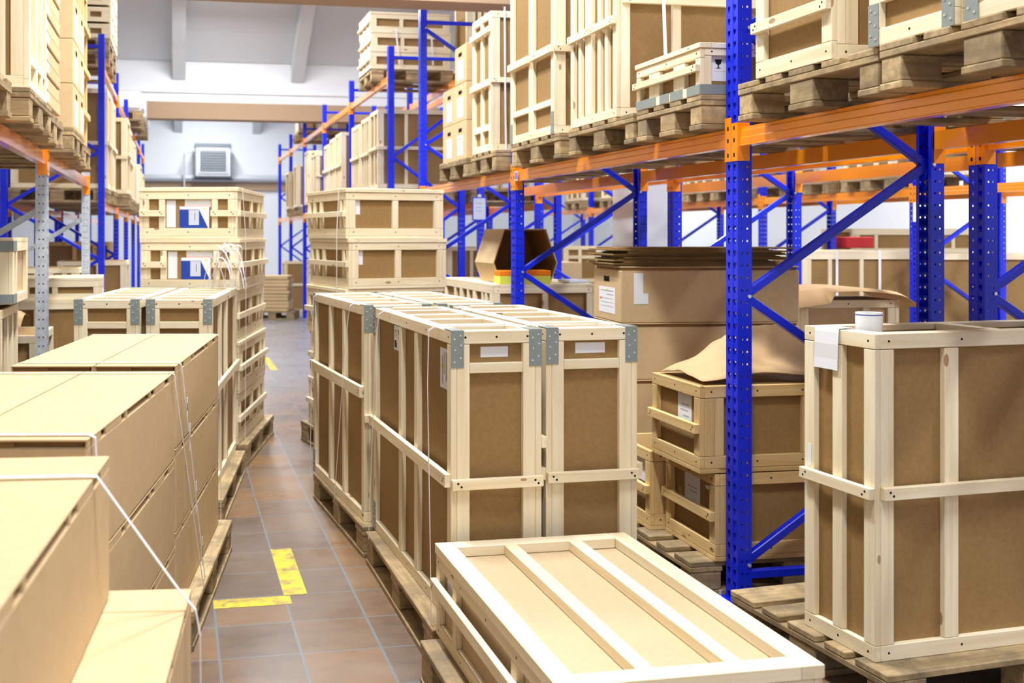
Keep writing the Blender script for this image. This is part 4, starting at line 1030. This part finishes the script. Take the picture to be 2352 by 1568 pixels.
# below it and behind
plain_crate('pale crate with a white strip on the floor under the far left rack', -1.25, 11.3, .001, .72, .6, 1.24, dict(F=dict(st=[(.40, .43)]), L={}, R={}, B={}), 'floor crates under the left racks')
plain_crate('rough crate with closely set battens under the galvanised left rack', -1.72, 9.6, .001, .85, .6, 1.22, dict(F=dict(st=[(.18, .23), (.34, .38), (.46, .50), (.58, .62), (.7, .74)]), L={}, R={}, B={}), 'floor crates under the left racks')
for q in range(2):
    plain_crate('brown rough crate deep behind the left racks, %s' % ['lower', 'upper'][q], -2.9, 12.2, .001 + q * .72, 1.1, .8, .71, dict(F=dict(st=[(.35, .4), (.7, .75)]), L={}, R=dict(st=[(.3, .34)]), B={}), 'crates deep behind the left racks', mset=YEL)
    plain_crate('brown rough crate deep behind the left racks, %s of the far pair' % ['lower', 'upper'][q], -1.66, 13.5, .001 + q * .72, .85, .8, .71, dict(F=dict(st=[(.35, .4), (.6, .65)]), L={}, R=dict(st=[(.3, .34)]), B={}), 'crates deep behind the left racks', mset=YEL)
for q, y_ in enumerate((10.9, 12.0, 13.5, 14.6)):
    pallet('pallet on the lower beams of the rear left rack, %s' % ['nearest', 'second', 'third', 'farthest'][q], -3.0, y_, Z1 + .0, 0, .8, 1.0, 'pallets on the rear left rack', lod=1, along='x')
    plain_crate('crate on the lower beams of the rear left rack, %s' % ['nearest', 'second', 'third', 'farthest'][q], -2.98, y_ + .02, Z1 + .1455, .96, .76, .8, dict(F=dict(ov=[(.4, .44)]), L={}, R=dict(st=[(.3, .34)]), B={}), 'crates on the rear left rack')
    pallet('pallet on the lower beams of the rear left rack, near bay %s' % ['one', 'two', 'three', 'four'][q], -3.0, [5.7, 6.6, 8.3, 9.2][q], Z1, 0, .8, 1.0, 'pallets on the rear left rack', lod=1, along='x')

# ================================================================== BEYOND THE RIGHT RACKS
b1 = plain_crate('long pale crate with four panels and two straps in the second aisle on the right', 5.95, 9.02, .001, 1.18, .8, 1.345, dict(F=dict(st=[(.25, .285), (.56, .595)], bw=.06), L={}, R={}, B={}), 'crates in the second aisle', yaw=-9, top=dict(bw=.07, solid=True))
for u in (.32, .74): part('strap', b1, MB().box(u, u + .025, -.003, -.0006, .01, 1.35, STRAP), 'white strap')
b2 = plain_crate('big pale crate with a wide panel behind the rear blue uprights on the right', 7.0, 8.64, .001, 1.5, .14, 1.345, dict(F=dict(bw=.06), L={}, R={}, B={}), 'crates in the second aisle', yaw=-8)
plain_crate('pale crate on the floor further back on the right, between the far rack posts', 8.4, 11.7, .001, 1.9, .8, 1.60, dict(F=dict(st=[(.3, .34), (.9, .94), (1.3, 1.34)], bw=.08, fl=[(1.25, 1.33)]), L={}, R={}, B={}), 'crates beyond the second aisle', yaw=-8)
tag(link('red_crate', MB().box(7.75, 8.12, 10.9, 11.2, 1.345, 1.475, REDPL, .01).mesh('red_crate')), 'red plastic crate seen between the rack posts on the right', 'crate')
plain_crate('low pale crate under the red plastic crate on the right', 7.7, 10.85, .001, .75, .5, 1.342, dict(F=dict(st=[(.3, .34)]), L={}, R={}, B={}), 'crates beyond the second aisle')
tag(link('orange_carton', MB().box(5.62, 5.86, 11.3, 11.6, 1.345, 1.50, ORCARD, .01).mesh('orange_carton')), 'small orange carton seen behind the near blue upright', 'box')
plain_crate('pale crate under the orange carton in the second aisle', 5.2, 11.2, .001, .9, .6, 1.343, dict(F=dict(st=[(.3, .34)]), L={}, R={}, B={}), 'crates beyond the second aisle')
plain_crate('small pale crate stack seen left of the white column', 4.75, 12.2, .001, .5, .4, 1.38, dict(F=dict(st=[(.2, .24)], fl=[(.9, .95), (1.2, 1.24)]), L={}, R={}, B={}), 'crates beyond the second aisle')
carton('brown carton beside the pale crate stack left of the white column', 4.0, 11.3, .001, 0, .62, .5, 1.18, None, lod=1)
GB = 'loads on the distant right rack'
for q, (y_, h_, st_) in enumerate(((8.65, .62, (.2, .25)), (9.6, .60, (.3, .34)), (11.15, .55, (.15, .2)), (11.9, .72, (.25, .3)), (12.66, .5, (.2, .24)), (13.7, .6, (.2, .24)), (14.7, .55, (.2, .24)), (16.2, .6, (.2, .24)))):
    nm = ['first', 'second', 'third', 'fourth', 'fifth', 'sixth', 'seventh', 'eighth'][q]
    pallet('pallet on the distant right rack, %s from the near end' % nm, 6.62, y_, 1.9315, 0, .75, 1.0, GB, lod=1, along='x')
    if q == 1: continue
    plain_crate('pale crate on the distant right rack, %s from the near end' % nm, 6.64, y_ + .02, 1.9315 + .1455, .95, .70, h_, dict(L=dict(st=[st_, (.45, .5)], ov=[(.25, .29)]), F=dict(st=[(.4, .44)]), R={}, B={}), GB)
GM = 'loads on the second far rack'
for q, y_ in enumerate((11.0, 11.9, 13.5, 14.4, 16.1, 17.0)):
    nm = ['first', 'second', 'third', 'fourth', 'fifth', 'sixth'][q]
    pallet('pallet on the lower beams of the second far rack, %s from the near end' % nm, 3.2, y_, Z1, 0, .8, 1.0, GM, lod=1, along='x')
    if q in (0, 1, 3):
        for cI in range(3): carton('labelled carton on the second far rack, %s pallet from the near end, %s' % (nm, ['aisle side', 'middle', 'far side'][cI]), 3.24 + cI * .31, y_ + .03, Z1 + .1455, 0, .30, .6, .33, 'labelled cartons on the second far rack', labels=[('F', .03, .13, .02, .2, []), ('F', .16, .27, .02, .2, [])], lod=1)
    else:
        tag(link('wrapped_bundle', MB().box(3.25, 4.1, y_ + .04, y_ + .7, Z1 + .1455, Z1 + .1455 + .42, WRAP, .05).mesh('wrapped_bundle')), 'load wrapped in white film on the second far rack, %s from the near end' % nm, 'bundle', GM)
for q, (y_, z_) in enumerate(((4.2, 0), (5.3, 0), (6.9, 0), (2.6, 0))):
    if q in (0, 3): pallet('pallet on the second near rack behind the aisle rack, %s' % ['farther one', '', '', 'nearer one'][q], 3.36, y_, ZR, 0, .8, 1.0, 'pallets on the second near rack', lod=1, along='x')
# tags on the posts
def sleeve(label, x, y, z, w, h):
    r = thing('document_sleeve', label, 'sign', (x, y, z))
    part('frame', r, MB().box(0, w, 0, .006, 0, h, BLUE['plain'])); part('sheet', r, MB().box(.012, w - .012, -.002, -.0003, .012, h - .012, TAGPL).box(.04, w - .05, -.0026, -.002, h * .72, h * .75, GREYINK).box(.04, w - .06, -.0026, -.002, h * .55, h * .58, GREYINK).box(.04, w - .05, -.0026, -.002, h * .4, h * .43, GREYINK))
    part('clip', r, MB().box(w / 2 - .02, w / 2 + .02, -.004, .008, h, h + .03, NAIL))
    return r
sleeve('pale document sleeve hanging on the blue post beyond the right flat crate stack', 3.155, 10.785, 1.655, .16, .255)
sleeve('pale document sleeve hanging on the blue post deep on the left', -1.97, 13.135, 1.68, .22, .30)
tag(link('hanging_sign', MB().box(6.66, 6.79, 8.40, 8.404, 1.62, 1.80, PAPER).mesh('hanging_sign')), 'white card hanging on the distant rack post in the second aisle', 'sign')

# ================================================================== LIGHT
def lamp(x, y, z, p, up=.45, lx=.28, ly=1.5, col=(.955, .98, 1.0)):
    for d in (0, 1):
        L = bpy.data.lights.new('hall_lamp', 'AREA'); L.shape = 'RECTANGLE'; L.size = lx; L.size_y = ly
        L.energy = p * (up if d else 1); L.color = col
        o = bpy.data.objects.new('hall_lamp', L); COL.objects.link(o); o.location = (x, y, z + (.03 if d else 0))
        if d: o.rotation_euler = (PI, 0, 0)
P = 122
lamp(.6, -1.6, 5.6, P * .5, .12, .25, .9)
lamp(.6, 1.3, 5.8, P * 1.35, .12, .25, .9)
lamp(.6, 4.4, 5.8, P * 1.85, .12, .25, .9)
lamp(.75, 7.2, 4.9, P * 1.05, .12, .25, .9)
for y in (10.6, 13.2, 15.4): lamp(.75, y, 5.1, P * 1.0, .08)
for y in (20.2, 22.6, 25.0): lamp(.75, y, 5.1, P * .8, .3)
for y in (1.2, 5.0, 9.6, 13.5): lamp(5.4, y, 4.6 if y < 8 else 5.1, P * 1.15, .2)
for y in (4.0, 12.0, 21.0): lamp(9.0, y, 5.0, P * 1.4, .3)
for y in (5.0, 11.5, 15.0, 21.0): lamp(-4.6, y, 4.7 if y < 8 else 5.1, P * .5, .2)
w = bpy.data.worlds.new('hall_air'); SC.world = w; w.use_nodes = True
w.node_tree.nodes['Background'].inputs[0].default_value = (.9, .95, 1, 1); w.node_tree.nodes['Background'].inputs[1].default_value = .25

# ================================================================== CAMERA
cam = bpy.data.cameras.new('camera'); co = bpy.data.objects.new('camera', cam); COL.objects.link(co)
F_PX, HORIZON, CXP, AISLE = 2362.07, 539.11, 838.2, 406.97
cam.sensor_fit = 'HORIZONTAL'; cam.sensor_width = 36.0
cam.lens = F_PX / 2352 * 36.0
cam.shift_x = (1176 - CXP) / 2352; cam.shift_y = -(784 - HORIZON) / 2352
co.location = (0, 0, 1.5)
co.rotation_euler = (PI / 2, 0, -math.atan2(CXP - AISLE, F_PX))
cam.clip_start = .05; cam.clip_end = 80
cam.dof.use_dof = True; cam.dof.focus_distance = 3.9; cam.dof.aperture_fstop = 3.6
SC.camera = co
SC.cycles.max_bounces = 8; SC.cycles.diffuse_bounces = 3; SC.cycles.glossy_bounces = 3; SC.cycles.transparent_max_bounces = 12
SC.cycles.use_denoising = True; SC.cycles.sample_clamp_indirect = 6.0
vs = SC.view_settings; vs.view_transform = 'Standard'; vs.look = 'None'; vs.gamma = 1.0; vs.exposure = 0.22; vs.use_curve_mapping = False
